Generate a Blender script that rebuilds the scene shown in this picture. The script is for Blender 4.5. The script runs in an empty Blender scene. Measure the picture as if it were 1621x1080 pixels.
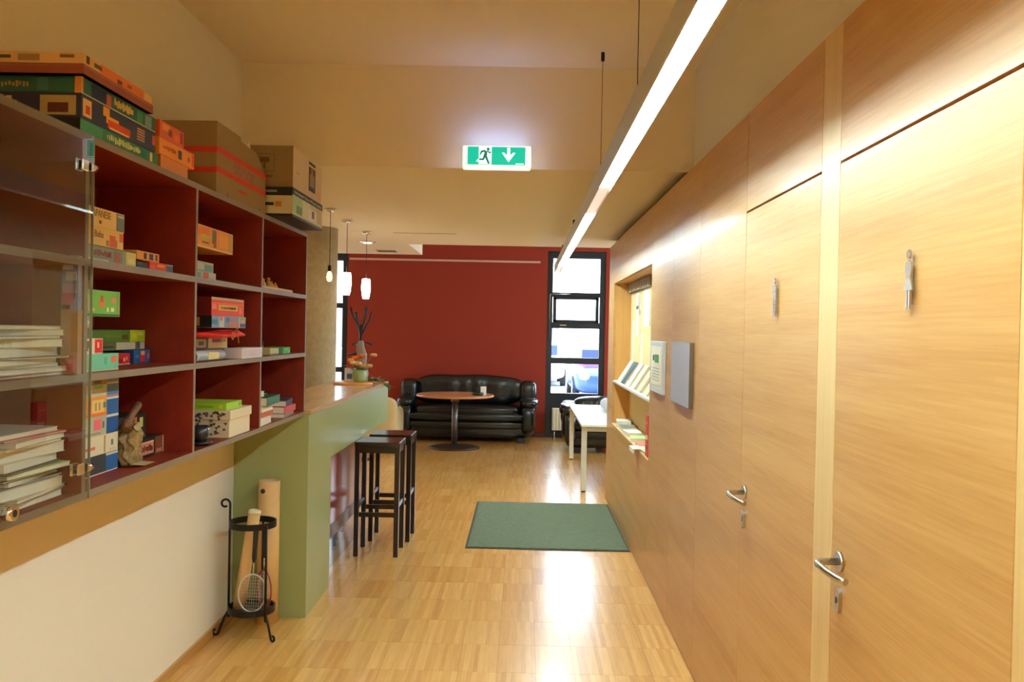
import bpy, bmesh, math, random
from mathutils import Vector, Matrix
random.seed(7)
PI = math.pi
S = bpy.context.scene
COL = S.collection

# ------------------------------------------------------------------ camera
cd = bpy.data.cameras.new('camera')
cam = bpy.data.objects.new('camera', cd)
COL.objects.link(cam)
cd.sensor_width = 36.0
cd.lens = 1400 / 1621 * 36.0
cd.clip_end = 300
cam.matrix_world = Matrix(((0.99971557, -0.01999698, 0.01299627, 0.0),
                           (0.01321237, 0.01071274, -0.99985532, 0.0),
                           (0.01985486, 0.99974265, 0.0109739, 1.64),
                           (0, 0, 0, 1)))
S.camera = cam

# ------------------------------------------------------------------ sky, exposure
SKY = 12.5
TUBE = 11.0
w = bpy.data.worlds.new('sky'); S.world = w
w.use_nodes = True
bg = w.node_tree.nodes['Background']
bg.inputs[0].default_value = (0.66, 0.80, 1.0, 1)
bg.inputs[1].default_value = SKY
S.view_settings.view_transform = 'Standard'
S.view_settings.look = 'None'
S.view_settings.exposure = 0.2
S.view_settings.gamma = 1.0
S.view_settings.use_curve_mapping = False
S.cycles.max_bounces = 12
S.cycles.diffuse_bounces = 7
S.cycles.glossy_bounces = 5
S.cycles.transparent_max_bounces = 12
S.cycles.sample_clamp_indirect = 6.0
S.cycles.caustics_reflective = False
S.cycles.caustics_refractive = False
S.cycles.use_denoising = True

def portal(x0, x1, y, z0, z1):
    l = bpy.data.lights.new('window_portal', 'AREA')
    l.shape = 'RECTANGLE'; l.size = x1 - x0; l.size_y = z1 - z0
    l.cycles.is_portal = True
    o = bpy.data.objects.new('window_portal', l); COL.objects.link(o)
    o.location = ((x0 + x1) / 2, y, (z0 + z1) / 2)
    o.rotation_euler = (-PI / 2, 0, 0)
    return o
portal(0.35, 1.25, 14.05, 0.6, 2.9)
portal(-4.6, -2.8, 14.05, 0.6, 2.9)
o = portal(9.6, 12.9, 4.30, 0.9, 2.7); o.location = (4.30, 11.25, 1.8); o.rotation_euler = (PI / 2, 0, PI / 2)

# ------------------------------------------------------------------ colours and materials
def lin(c):
    return tuple((v / 255 / 12.92) if v / 255 <= 0.04045 else ((v / 255 + 0.055) / 1.055) ** 2.4 for v in c)

MATS = {}
def mat(name, rgb, rough=0.6, metal=0.0, bump=0.0, bscale=60.0, var=0.06, emit=None, estr=0.0, coat=0.0, spec=0.5):
    """rgb in 0-255 sRGB; a faint noise breaks the colour up"""
    key = (name, tuple(rgb), rough, metal, bump, bscale, var, emit, estr, coat, spec)
    if key in MATS: return MATS[key]
    m = bpy.data.materials.new(name); m.use_nodes = True
    nt = m.node_tree; N = nt.nodes; L = nt.links
    b = N['Principled BSDF']
    c = lin(rgb)
    b.inputs['Roughness'].default_value = rough
    b.inputs['Metallic'].default_value = metal
    b.inputs['Specular IOR Level'].default_value = spec
    b.inputs['Coat Weight'].default_value = coat
    b.inputs['Coat Roughness'].default_value = 0.15
    tc = N.new('ShaderNodeTexCoord')
    no = N.new('ShaderNodeTexNoise'); no.inputs['Scale'].default_value = bscale; no.inputs['Detail'].default_value = 3
    L.new(tc.outputs['Object'], no.inputs['Vector'])
    mr = N.new('ShaderNodeMapRange'); mr.inputs['To Min'].default_value = 1 - var; mr.inputs['To Max'].default_value = 1 + var
    L.new(no.outputs['Fac'], mr.inputs['Value'])
    hs = N.new('ShaderNodeHueSaturation'); hs.inputs['Color'].default_value = (*c, 1)
    L.new(mr.outputs['Result'], hs.inputs['Value'])
    L.new(hs.outputs['Color'], b.inputs['Base Color'])
    if bump > 0:
        bp = N.new('ShaderNodeBump'); bp.inputs['Strength'].default_value = bump; bp.inputs['Distance'].default_value = 0.01
        L.new(no.outputs['Fac'], bp.inputs['Height']); L.new(bp.outputs['Normal'], b.inputs['Normal'])
    if emit:
        b.inputs['Emission Color'].default_value = (*emit, 1)
        b.inputs['Emission Strength'].default_value = estr
    MATS[key] = m
    return m

def wood(name, dark, light, axis='Y', rough=0.35, scale=1.0, coat=0.0, contrast=1.0):
    """veneer: long stretched noise along one axis"""
    m = bpy.data.materials.new(name); m.use_nodes = True
    nt = m.node_tree; N = nt.nodes; L = nt.links; b = N['Principled BSDF']
    g = N.new('ShaderNodeNewGeometry')
    oi = N.new('ShaderNodeObjectInfo')
    add = N.new('ShaderNodeVectorMath'); add.operation = 'ADD'
    mul = N.new('ShaderNodeVectorMath'); mul.operation = 'SCALE'; mul.inputs[3].default_value = 13.0
    cx = N.new('ShaderNodeCombineXYZ')
    for i in range(3): L.new(oi.outputs['Random'], cx.inputs[i])
    L.new(cx.outputs[0], mul.inputs[0])
    L.new(g.outputs['Position'], add.inputs[0]); L.new(mul.outputs[0], add.inputs[1])
    mp = N.new('ShaderNodeMapping')
    s = {'X': (0.35, 6, 6), 'Y': (6, 0.35, 6), 'Z': (6, 6, 0.35)}[axis]
    mp.inputs['Scale'].default_value = tuple(v * scale for v in s)
    L.new(add.outputs[0], mp.inputs['Vector'])
    n1 = N.new('ShaderNodeTexNoise'); n1.inputs['Scale'].default_value = 1.6; n1.inputs['Detail'].default_value = 6; n1.inputs['Distortion'].default_value = 0.5
    L.new(mp.outputs[0], n1.inputs['Vector'])
    mp2 = N.new('ShaderNodeMapping')
    mp2.inputs['Scale'].default_value = tuple(v * scale * (9 if v > 1 else 4) for v in s)
    L.new(add.outputs[0], mp2.inputs['Vector'])
    n2 = N.new('ShaderNodeTexNoise'); n2.inputs['Scale'].default_value = 2.5; n2.inputs['Detail'].default_value = 3
    L.new(mp2.outputs[0], n2.inputs['Vector'])
    mx = N.new('ShaderNodeMix'); mx.data_type = 'FLOAT'; mx.inputs[0].default_value = 0.4
    L.new(n1.outputs['Fac'], mx.inputs[2]); L.new(n2.outputs['Fac'], mx.inputs[3])
    cr = N.new('ShaderNodeValToRGB')
    cr.color_ramp.elements[0].position = 0.5 - 0.22 / contrast; cr.color_ramp.elements[0].color = (*lin(dark), 1)
    cr.color_ramp.elements[1].position = 0.5 + 0.22 / contrast; cr.color_ramp.elements[1].color = (*lin(light), 1)
    L.new(mx.outputs[0], cr.inputs[0]); L.new(cr.outputs[0], b.inputs['Base Color'])
    b.inputs['Roughness'].default_value = rough
    b.inputs['Coat Weight'].default_value = coat; b.inputs['Coat Roughness'].default_value = 0.12
    bp = N.new('ShaderNodeBump'); bp.inputs['Strength'].default_value = 0.04; bp.inputs['Distance'].default_value = 0.003
    L.new(n2.outputs['Fac'], bp.inputs['Height']); L.new(bp.outputs['Normal'], b.inputs['Normal'])
    return m

def parquet_mat():
    """colour of each block and of each finger inside a block, from the position on the floor"""
    m = bpy.data.materials.new('oak_parquet'); m.use_nodes = True
    nt = m.node_tree; N = nt.nodes; L = nt.links; b = N['Principled BSDF']
    g = N.new('ShaderNodeNewGeometry')
    sp = N.new('ShaderNodeSeparateXYZ'); L.new(g.outputs['Position'], sp.inputs[0])
    def cell(sock, size, off=0.0):
        a = N.new('ShaderNodeMath'); a.operation = 'ADD'; a.inputs[1].default_value = off; L.new(sock, a.inputs[0])
        d = N.new('ShaderNodeMath'); d.operation = 'DIVIDE'; d.inputs[1].default_value = size; L.new(a.outputs[0], d.inputs[0])
        f = N.new('ShaderNodeMath'); f.operation = 'FLOOR'; L.new(d.outputs[0], f.inputs[0]); return f.outputs[0]
    row = cell(sp.outputs['Y'], 0.375, 0.27)
    def rnd(a, bb):
        c = N.new('ShaderNodeCombineXYZ'); L.new(a, c.inputs[0]); L.new(bb, c.inputs[1])
        wn = N.new('ShaderNodeTexWhiteNoise'); wn.noise_dimensions = '3D'; L.new(c.outputs[0], wn.inputs['Vector']); return wn.outputs['Value']
    r1 = rnd(row, cell(sp.outputs['X'], 0.1875, 0.0975))
    r2 = rnd(row, cell(sp.outputs['X'], 0.0234375, 0.0975))
    mp = N.new('ShaderNodeMapping'); mp.inputs['Scale'].default_value = (70, 5, 1); L.new(g.outputs['Position'], mp.inputs['Vector'])
    no = N.new('ShaderNodeTexNoise'); no.inputs['Scale'].default_value = 1.0; no.inputs['Detail'].default_value = 4; L.new(mp.outputs[0], no.inputs['Vector'])
    def mix(f, a, bb):
        x = N.new('ShaderNodeMix'); x.data_type = 'FLOAT'; x.inputs[0].default_value = f; L.new(a, x.inputs[2]); L.new(bb, x.inputs[3]); return x.outputs[0]
    v = mix(0.62, r1, r2); v = mix(0.45, v, no.outputs['Fac'])
    cr = N.new('ShaderNodeValToRGB'); e = cr.color_ramp.elements
    e[0].position = 0.12; e[0].color = (*lin((186, 128, 56)), 1)
    e[1].position = 0.85; e[1].color = (*lin((232, 188, 112)), 1)
    mid = e.new(0.5); mid.color = (*lin((212, 160, 84)), 1)
    L.new(v, cr.inputs[0]); L.new(cr.outputs[0], b.inputs['Base Color'])
    b.inputs['Roughness'].default_value = 0.28
    b.inputs['Coat Weight'].default_value = 0.6; b.inputs['Coat Roughness'].default_value = 0.16
    n3 = N.new('ShaderNodeTexNoise'); n3.inputs['Scale'].default_value = 5.0; L.new(g.outputs['Position'], n3.inputs['Vector'])
    bp = N.new('ShaderNodeBump'); bp.inputs['Strength'].default_value = 0.05; bp.inputs['Distance'].default_value = 0.01
    L.new(n3.outputs['Fac'], bp.inputs['Height']); L.new(bp.outputs['Normal'], b.inputs['Normal'])
    return m

def glass(name, tint=(0.95, 0.98, 0.97), refl=1.0, ior=1.5):
    m = bpy.data.materials.new(name); m.use_nodes = True
    nt = m.node_tree; N = nt.nodes; L = nt.links
    N.remove(N['Principled BSDF']); out = N['Material Output']
    t = N.new('ShaderNodeBsdfTransparent'); t.inputs[0].default_value = (*tint, 1)
    gl = N.new('ShaderNodeBsdfGlossy'); gl.inputs['Roughness'].default_value = 0.01
    fr = N.new('ShaderNodeFresnel'); fr.inputs[0].default_value = ior
    mul = N.new('ShaderNodeMath'); mul.operation = 'MULTIPLY'; mul.inputs[1].default_value = refl; mul.use_clamp = True
    ge = N.new('ShaderNodeNewGeometry'); inv = N.new('ShaderNodeMath'); inv.operation = 'SUBTRACT'; inv.inputs[0].default_value = 1.0
    L.new(ge.outputs['Backfacing'], inv.inputs[1])
    m2 = N.new('ShaderNodeMath'); m2.operation = 'MULTIPLY'; L.new(fr.outputs[0], m2.inputs[0]); L.new(inv.outputs[0], m2.inputs[1])
    L.new(m2.outputs[0], mul.inputs[0])
    mx = N.new('ShaderNodeMixShader'); L.new(mul.outputs[0], mx.inputs[0]); L.new(t.outputs[0], mx.inputs[1]); L.new(gl.outputs[0], mx.inputs[2])
    L.new(mx.outputs[0], out.inputs[0])
    return m

def emitter(name, rgb, s):
    m = bpy.data.materials.new(name); m.use_nodes = True
    nt = m.node_tree; N = nt.nodes; L = nt.links; b = N['Principled BSDF']
    b.inputs['Base Color'].default_value = (0.8, 0.8, 0.8, 1)
    b.inputs['Emission Color'].default_value = (*rgb, 1); b.inputs['Emission Strength'].default_value = s
    return m

# ------------------------------------------------------------------ mesh builder
class MB:
    def __init__(s): s.bm = bmesh.new(); s.mats = []
    def mi(s, m):
        if m not in s.mats: s.mats.append(m)
        return s.mats.index(m)
    def face(s, pts, m, smooth=False):
        f = s.bm.faces.new([s.bm.verts.new(p) for p in pts]); f.material_index = s.mi(m); f.smooth = smooth; return f
    def box(s, x0, x1, y0, y1, z0, z1, m, bev=0.0, rot=None, seg=1):
        """rot: (angle about z, cx, cy)"""
        vs = [s.bm.verts.new(p) for p in ((x0, y0, z0), (x1, y0, z0), (x1, y1, z0), (x0, y1, z0), (x0, y0, z1), (x1, y0, z1), (x1, y1, z1), (x0, y1, z1))]
        fs = [s.bm.faces.new([vs[i] for i in q]) for q in ((3, 2, 1, 0), (4, 5, 6, 7), (0, 1, 5, 4), (1, 2, 6, 5), (2, 3, 7, 6), (3, 0, 4, 7))]
        for f in fs: f.material_index = s.mi(m)
        if rot:
            bmesh.ops.rotate(s.bm, verts=vs, cent=(rot[1], rot[2], 0), matrix=Matrix.Rotation(rot[0], 3, 'Z'))
        if bev > 0:
            es = list({e for f in fs for e in f.edges})
            r = bmesh.ops.bevel(s.bm, geom=es, offset=bev, segments=seg, affect='EDGES', profile=0.5)
            for f in r['faces']: f.material_index = s.mi(m)
        return s
    def prism(s, poly, h0, h1, m, axis='Z', smooth=False):
        """poly: list of 2-D points; axis X: (y,z) extruded along x, axis Y: (x,z), axis Z: (x,y)"""
        def P(a, b, h): return {'X': (h, a, b), 'Y': (a, h, b), 'Z': (a, b, h)}[axis]
        A = [s.bm.verts.new(P(a, b, h0)) for a, b in poly]; B = [s.bm.verts.new(P(a, b, h1)) for a, b in poly]
        n = len(poly); fs = [s.bm.faces.new(A[::-1]), s.bm.faces.new(B)]
        for i in range(n):
            f = s.bm.faces.new((A[i], A[(i + 1) % n], B[(i + 1) % n], B[i])); f.smooth = smooth; fs.append(f)
        for f in fs: f.material_index = s.mi(m)
        return s
    def lathe(s, prof, cx, cy, m, n=24, smooth=True, cap=True):
        rings = []
        for r, z in prof:
            rings.append([s.bm.verts.new((cx + r * math.cos(2 * PI * i / n), cy + r * math.sin(2 * PI * i / n), z)) for i in range(n)])
        for a, b in zip(rings, rings[1:]):
            for i in range(n):
                f = s.bm.faces.new((a[i], a[(i + 1) % n], b[(i + 1) % n], b[i])); f.smooth = smooth; f.material_index = s.mi(m)
        if cap:
            for r, rev in ((rings[0], True), (rings[-1], False)):
                f = s.bm.faces.new(r[::-1] if rev else r); f.material_index = s.mi(m)
        return s
    def tube(s, pts, r, m, n=8, cap=True):
        """r: radius or list of radii"""
        pts = [Vector(p) for p in pts]; rr = r if isinstance(r, (list, tuple)) else [r] * len(pts)
        rings = []; prev = None
        for i, p in enumerate(pts):
            d = (pts[min(i + 1, len(pts) - 1)] - pts[max(i - 1, 0)])
            if d.length < 1e-9: d = Vector((0, 0, 1))
            d.normalize()
            if prev is None:
                u = d.cross(Vector((0, 0, 1)) if abs(d.z) < 0.9 else Vector((1, 0, 0))).normalized()
            else:
                u = (prev - d * prev.dot(d)).normalized()
            prev = u; v = d.cross(u)
            rings.append([s.bm.verts.new(p + rr[i] * (math.cos(2 * PI * k / n) * u + math.sin(2 * PI * k / n) * v)) for k in range(n)])
        for a, b in zip(rings, rings[1:]):
            for k in range(n):
                f = s.bm.faces.new((a[k], a[(k + 1) % n], b[(k + 1) % n], b[k])); f.smooth = True; f.material_index = s.mi(m)
        if cap:
            for q, rev in ((rings[0], True), (rings[-1], False)):
                f = s.bm.faces.new(q[::-1] if rev else q); f.material_index = s.mi(m)
        return s
    def ring(s, c, R, r, m, n=32, k=8, flat=None, normal='Z'):
        """torus; flat = half height of a flat band instead"""
        def P(a, rad, h):
            x, y = rad * math.cos(a), rad * math.sin(a)
            return {'Z': (c[0] + x, c[1] + y, c[2] + h), 'Y': (c[0] + x, c[1] + h, c[2] + y), 'X': (c[0] + h, c[1] + x, c[2] + y)}[normal]
        rings = []
        for i in range(n):
            a = 2 * PI * i / n
            if flat: pr = [(R - r, -flat), (R + r, -flat), (R + r, flat), (R - r, flat)]
            else: pr = [(R + r * math.cos(2 * PI * j / k), r * math.sin(2 * PI * j / k)) for j in range(k)]
            rings.append([s.bm.verts.new(P(a, q, h)) for q, h in pr])
        for i in range(n):
            a, b = rings[i], rings[(i + 1) % n]
            for j in range(len(a)):
                f = s.bm.faces.new((a[j], b[j], b[(j + 1) % len(a)], a[(j + 1) % len(a)])); f.smooth = not flat; f.material_index = s.mi(m)
        return s
    def soft(s, c, sz, m, p=4.0, n=10, fn=None):
        """padded block: superellipsoid on a cube grid"""
        idx = {}
        def V(i, j, k):
            key = (i, j, k)
            if key not in idx:
                q = [2 * a / n - 1 for a in key]
                d = (sum(abs(t) ** p for t in q)) ** (1 / p)
                mx = max(abs(t) for t in q)
                q = [t * mx / d for t in q]
                P = Vector((c[0] + q[0] * sz[0] / 2, c[1] + q[1] * sz[1] / 2, c[2] + q[2] * sz[2] / 2))
                if fn: P = Vector(fn(P))
                idx[key] = s.bm.verts.new(P)
            return idx[key]
        for a in range(n):
            for b in range(n):
                for side in (0, n):
                    for quad in (((a, b, side), (a + 1, b, side), (a + 1, b + 1, side), (a, b + 1, side)),
                                 ((a, side, b), (a, side, b + 1), (a + 1, side, b + 1), (a + 1, side, b)),
                                 ((side, a, b), (side, a + 1, b), (side, a + 1, b + 1), (side, a, b + 1))):
                        f = s.bm.faces.new([V(*t) for t in (quad if side else quad[::-1])]); f.smooth = True; f.material_index = s.mi(m)
        return s
    def ball(s, c, r, m, n=8, sz=(1, 1, 1)):
        M = Matrix.Translation(c) @ Matrix.Diagonal((r * sz[0], r * sz[1], r * sz[2], 1))
        q = bmesh.ops.create_icosphere(s.bm, subdivisions=2, radius=1.0, matrix=M)
        for f in {f for v in q['verts'] for f in v.link_faces}: f.material_index = s.mi(m); f.smooth = True
        return s
    def build(s, name, parent=None, kind=None):
        bmesh.ops.recalc_face_normals(s.bm, faces=s.bm.faces)
        me = bpy.data.meshes.new(name); s.bm.to_mesh(me); s.bm.free()
        for m in s.mats: me.materials.append(m)
        o = bpy.data.objects.new(name, me); COL.objects.link(o)
        if parent: o.parent = parent
        if kind: o['kind'] = kind
        elif name in ('printed_design', 'print', 'printed_stripes', 'leaf_pattern', 'leaves', 'running_figure', 'sign_symbols', 'recycling_mark'): o['kind'] = 'stuff'
        return o

def recentre(o, loc):
    """move the origin of a mesh made in world space to its base"""
    o.data.transform(Matrix.Translation(-Vector(loc))); o.location = loc; return o

def tag(o, label, cat, group=None, kind=None):
    o['label'] = label; o['category'] = cat
    if group: o['group'] = group
    if kind: o['kind'] = kind
    return o
def empty(name, loc=(0, 0, 0), rz=0.0):
    o = bpy.data.objects.new(name, None); COL.objects.link(o); o.location = loc; o.rotation_euler = (0, 0, rz); o.empty_display_size = 0.05; return o
def copy_tree(o, parent=None):
    c = o.copy(); COL.objects.link(c); c.parent = parent
    for ch in o.children: copy_tree(ch, c)
    return c
def text(s, loc, size, m, parent, rot, name='lettering', stretch=1.0, ext=0.0002):
    cu = bpy.data.curves.new(name, 'FONT'); cu.body = s; cu.size = size; cu.extrude = ext
    cu.align_x = 'CENTER'; cu.align_y = 'CENTER'; cu.materials.append(m); cu.resolution_u = 3
    t_ = bpy.data.objects.new(name, cu); COL.objects.link(t_); bpy.context.view_layer.update()
    me = bpy.data.meshes.new_from_object(t_.evaluated_get(bpy.context.evaluated_depsgraph_get())); bpy.data.objects.remove(t_)
    o = bpy.data.objects.new(name, me); COL.objects.link(o); o.location = loc; o.rotation_euler = rot; o.scale = (stretch, 1, 1); o.parent = parent; o['kind'] = 'stuff'
    return o
RX = (PI / 2, 0, PI / 2)      # reads from the corridor on a face turned to +X
LX = (PI / 2, 0, -PI / 2)     # on a face turned to -X
FY = (PI / 2, 0, 0)           # on a face turned to -Y

# ------------------------------------------------------------------ shared materials
M_wall = mat('cream_plaster', (234, 232, 214), 0.85, bump=0.05, bscale=90, var=0.02)
M_ceil = mat('ceiling_paint', (238, 228, 204), 0.9, bump=0.08, bscale=140, var=0.02)
M_red = mat('red_wall_paint', (148, 44, 19), 0.8, bump=0.04, bscale=80, var=0.05)
M_oak = wood('oak_veneer', (176, 126, 60), (208, 164, 98), 'Y', 0.40, 1.0, 0.08)
M_oakv = wood('light_oak_post', (200, 164, 100), (224, 194, 136), 'Z', 0.40, 1.0, 0.08)
M_oakd = wood('oak_niche_lining', (200, 140, 70), (222, 172, 100), 'Z', 0.4)
M_parq = parquet_mat()
M_joint = mat('dark_joint', (60, 40, 24), 0.9)
M_green = mat('sage_green_lacquer', (150, 160, 104), 0.33, var=0.02, bscale=6)
M_ctop = wood('beech_worktop', (200, 156, 108), (226, 186, 142), 'Y', 0.22, 1.0, 0.3)
M_cab = wood('red_brown_cabinet', (112, 26, 8), (142, 40, 14), 'Y', 0.5, 1.0, 0.0)
M_edge = mat('grey_brown_edging', (126, 112, 92), 0.5, var=0.04)
M_black = mat('black_frame', (26, 28, 34), 0.4)
M_iron = mat('wrought_iron', (34, 32, 30), 0.45, 0.6, bump=0.2, bscale=80)
M_steel = mat('brushed_steel', (200, 198, 190), 0.25, 1.0)
M_chrome = mat('chrome', (225, 225, 225), 0.08, 1.0)
M_conc = mat('exposed_concrete', (168, 154, 122), 0.85, bump=0.5, bscale=22, var=0.22)
M_leather = mat('black_leather', (14, 20, 20), 0.27, bump=0.35, bscale=18, var=0.2, coat=0.2)
M_stool = mat('black_stained_wood', (30, 18, 15), 0.28, bump=0.05, bscale=50, coat=0.3)
M_white = mat('white_laminate', (236, 234, 226), 0.3)
M_paper = mat('white_paper', (232, 228, 208), 0.7)
M_card = mat('brown_cardboard', (142, 118, 86), 0.85, bump=0.05, bscale=120, var=0.08)
M_beige = mat('beige_upholstery', (216, 196, 144), 0.8, bump=0.15, bscale=70)
M_glass = glass('window_glass')
# ================================================================== the setting
def structure(o, label, cat): return tag(o, label, cat, kind='structure')

# ---- floor: slab, then parquet blocks; the 300 nearest to the view as single parts
fl = MB(); fl.box(-5.1, 4.1, -2.6, 14.0, -0.15, -0.003, M_joint)
floor = fl.build('floor'); structure(floor, 'glossy honey oak block parquet floor running down the corridor', 'floor')
BX, BY = 0.1875, 0.375
def block_mesh():
    b = MB(); b.box(0.0004, BX - 0.0004, 0.0008, BY - 0.0008, -0.003, 0.0, M_parq); o = b.build('parquet_block', floor); return o
rest = MB(); first = None; count = 0
for j in range(-7, 38):
    y = j * BY - 0.27
    for i in range(-27, 23):
        x = i * BX - 0.0975
        if y < -2.6 or y > 13.7: continue
        if -1.6 < x < 0.8 and 3.7 < y and count < 290:
            if first is None: o = first = block_mesh()
            else: o = first.copy(); COL.objects.link(o); o.parent = floor
            o.location = (x, y, 0); count += 1
        else:
            rest.box(x + 0.0004, x + BX - 0.0004, y + 0.0008, y + BY - 0.0008, -0.003, 0.0, M_parq)
rest.build('parquet_field', floor, 'stuff')

# ---- left wall, rear wall, bar side walls
b = MB(); b.box(-1.80, -1.62, -2.6, 5.0, 0, 3.13, M_wall)
wl = b.build('wall_left'); structure(wl, 'cream plaster wall behind the red-brown wall cabinet', 'wall')
b = MB(); b.box(-1.62, -1.606, -2.6, 4.955, 0.0, 0.045, M_oak)
bl = b.build('baseboard_left'); structure(bl, 'low oak skirting strip along the cream left wall', 'baseboard')
b = MB(); b.box(-1.80, 1.1, -2.75, -2.6, 0, 3.13, M_wall)
structure(b.build('wall_rear'), 'cream wall closing the corridor behind the viewpoint', 'wall')
b = MB(); b.box(-5.1, -1.80, 4.85, 5.0, 0, 3.13, M_wall); b.box(-5.25, -5.1, 4.85, 13.75, 0, 3.13, M_wall)
structure(b.build('wall_bar'), 'cream wall enclosing the bar area behind the counter', 'wall')
b = MB(); b.box(4.1, 4.25, 8.6, 9.6, 0, 3.13, M_wall); b.box(4.1, 4.25, 12.9, 13.75, 0, 3.13, M_wall); b.box(4.1, 4.25, 9.6, 12.9, 0, 0.9, M_wall); b.box(4.1, 4.25, 9.6, 12.9, 2.7, 3.13, M_wall); b.box(1.1, 4.1, 8.6, 8.75, 0, 3.13, M_wall)
structure(b.build('wall_lounge'), 'cream wall closing the lounge beyond the oak panelling', 'wall')

# ---- ceilings
b = MB(); b.box(-5.25, 4.25, -2.75, 14.05, 3.13, 3.3, M_ceil)
structure(b.build('ceiling'), 'upper cream ceiling over the corridor', 'ceiling')
b = MB()
b.box(-5.1, 4.1, 5.0, 9.51, 2.555, 3.13, M_ceil)
b.box(-5.1, -1.26, 9.51, 10.83, 2.555, 3.13, M_ceil)
low = b.build('ceiling_lower'); structure(low, 'lowered cream ceiling block behind the exit sign header', 'ceiling')
b = MB(); b.box(-1.26, -0.66, 8.38, 8.43, 2.553, 2.556, mat('slot_diffuser', (196, 172, 110), 0.6))
b.build('slot_diffuser', low)

# ---- right wall: substrate, upper plaster, oak panels
b = MB()
b.box(0.94, 1.1, -2.6, 5.0, 2.49, 3.13, M_wall)
wr = b.build('wall_right'); structure(wr, 'wall of oak veneer panels along the right side of the corridor', 'wall')
b = MB()
b.box(0.864, 0.94, -2.6, 5.84, 0, 2.485, M_joint); b.box(0.94, 1.1, -2.6, 5.84, 0, 2.49, M_joint)
b.box(0.864, 1.1, 8.31, 8.748, 0, 2.485, M_joint)
b.box(0.864, 1.1, 5.84, 8.31, 0, 0.775, M_joint); b.box(0.864, 1.1, 5.84, 8.31, 2.125, 2.485, M_joint)
b.box(1.02, 1.1, 5.84, 8.31, 0.775, 2.125, M_joint)
b.box(0.90, 1.1, 5.0, 8.748, 2.485, 2.555, M_joint)
b.build('backing', wr)
G = 0.0015
def panel(y0, y1, z0, z1, m=None, par=None):
    q = MB(); q.box(0.84, 0.864, y0 + G, y1 - G, z0 + (G if z0 > 0.01 else 0.004), z1 - G, m or M_oak, bev=0.0008)
    return q.build('oak_panel', par or wr)
panel(-2.6, -1.2, 0, 2.49); panel(-1.2, 0.1, 0, 2.49); panel(0.1, 1.36, 0, 2.49)
panel(1.36, 1.51, 0, 2.49, M_oakv)
panel(1.51, 2.387, 2.112, 2.49)
panel(2.387, 2.535, 0, 2.49, M_oakv)
panel(2.535, 3.383, 2.112, 2.49)
panel(3.383, 4.252, 0, 2.49); panel(4.252, 5.012, 0, 2.49); panel(5.012, 5.86, 0, 2.49)
panel(5.86, 8.30, 2.105, 2.49); panel(5.86, 8.30, 0, 0.80); panel(8.30, 8.75, 0, 2.49)
b = MB(); b.box(0.8405, 1.1, 8.75, 8.765, 0, 2.49, M_oakv); b.build('end_panel', wr)
# niche lining
b = MB()
b.box(0.862, 1.0, 8.285, 8.31, 0.80, 2.105, M_oakd)
b.box(0.862, 1.0, 5.842, 5.862, 0.80, 2.105, M_oakd)
b.box(0.862, 1.0, 5.862, 8.285, 2.105, 2.122, M_oakd)
b.build('niche_lining', wr)
b = MB(); b.box(1.0, 1.018, 5.842, 8.31, 0.80, 2.12, mat('pale_pinboard', (232, 208, 150), 0.85, bump=0.1)); b.build('pinboard', wr)
b = MB(); b.box(0.842, 1.0, 5.866, 8.283, 1.185, 1.203, M_white, bev=0.001); b.build('niche_shelf', wr)
b = MB(); b.box(0.842, 1.0, 5.866, 8.283, 0.785, 0.803, M_oakv, bev=0.001); b.build('niche_shelf', wr)

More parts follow.
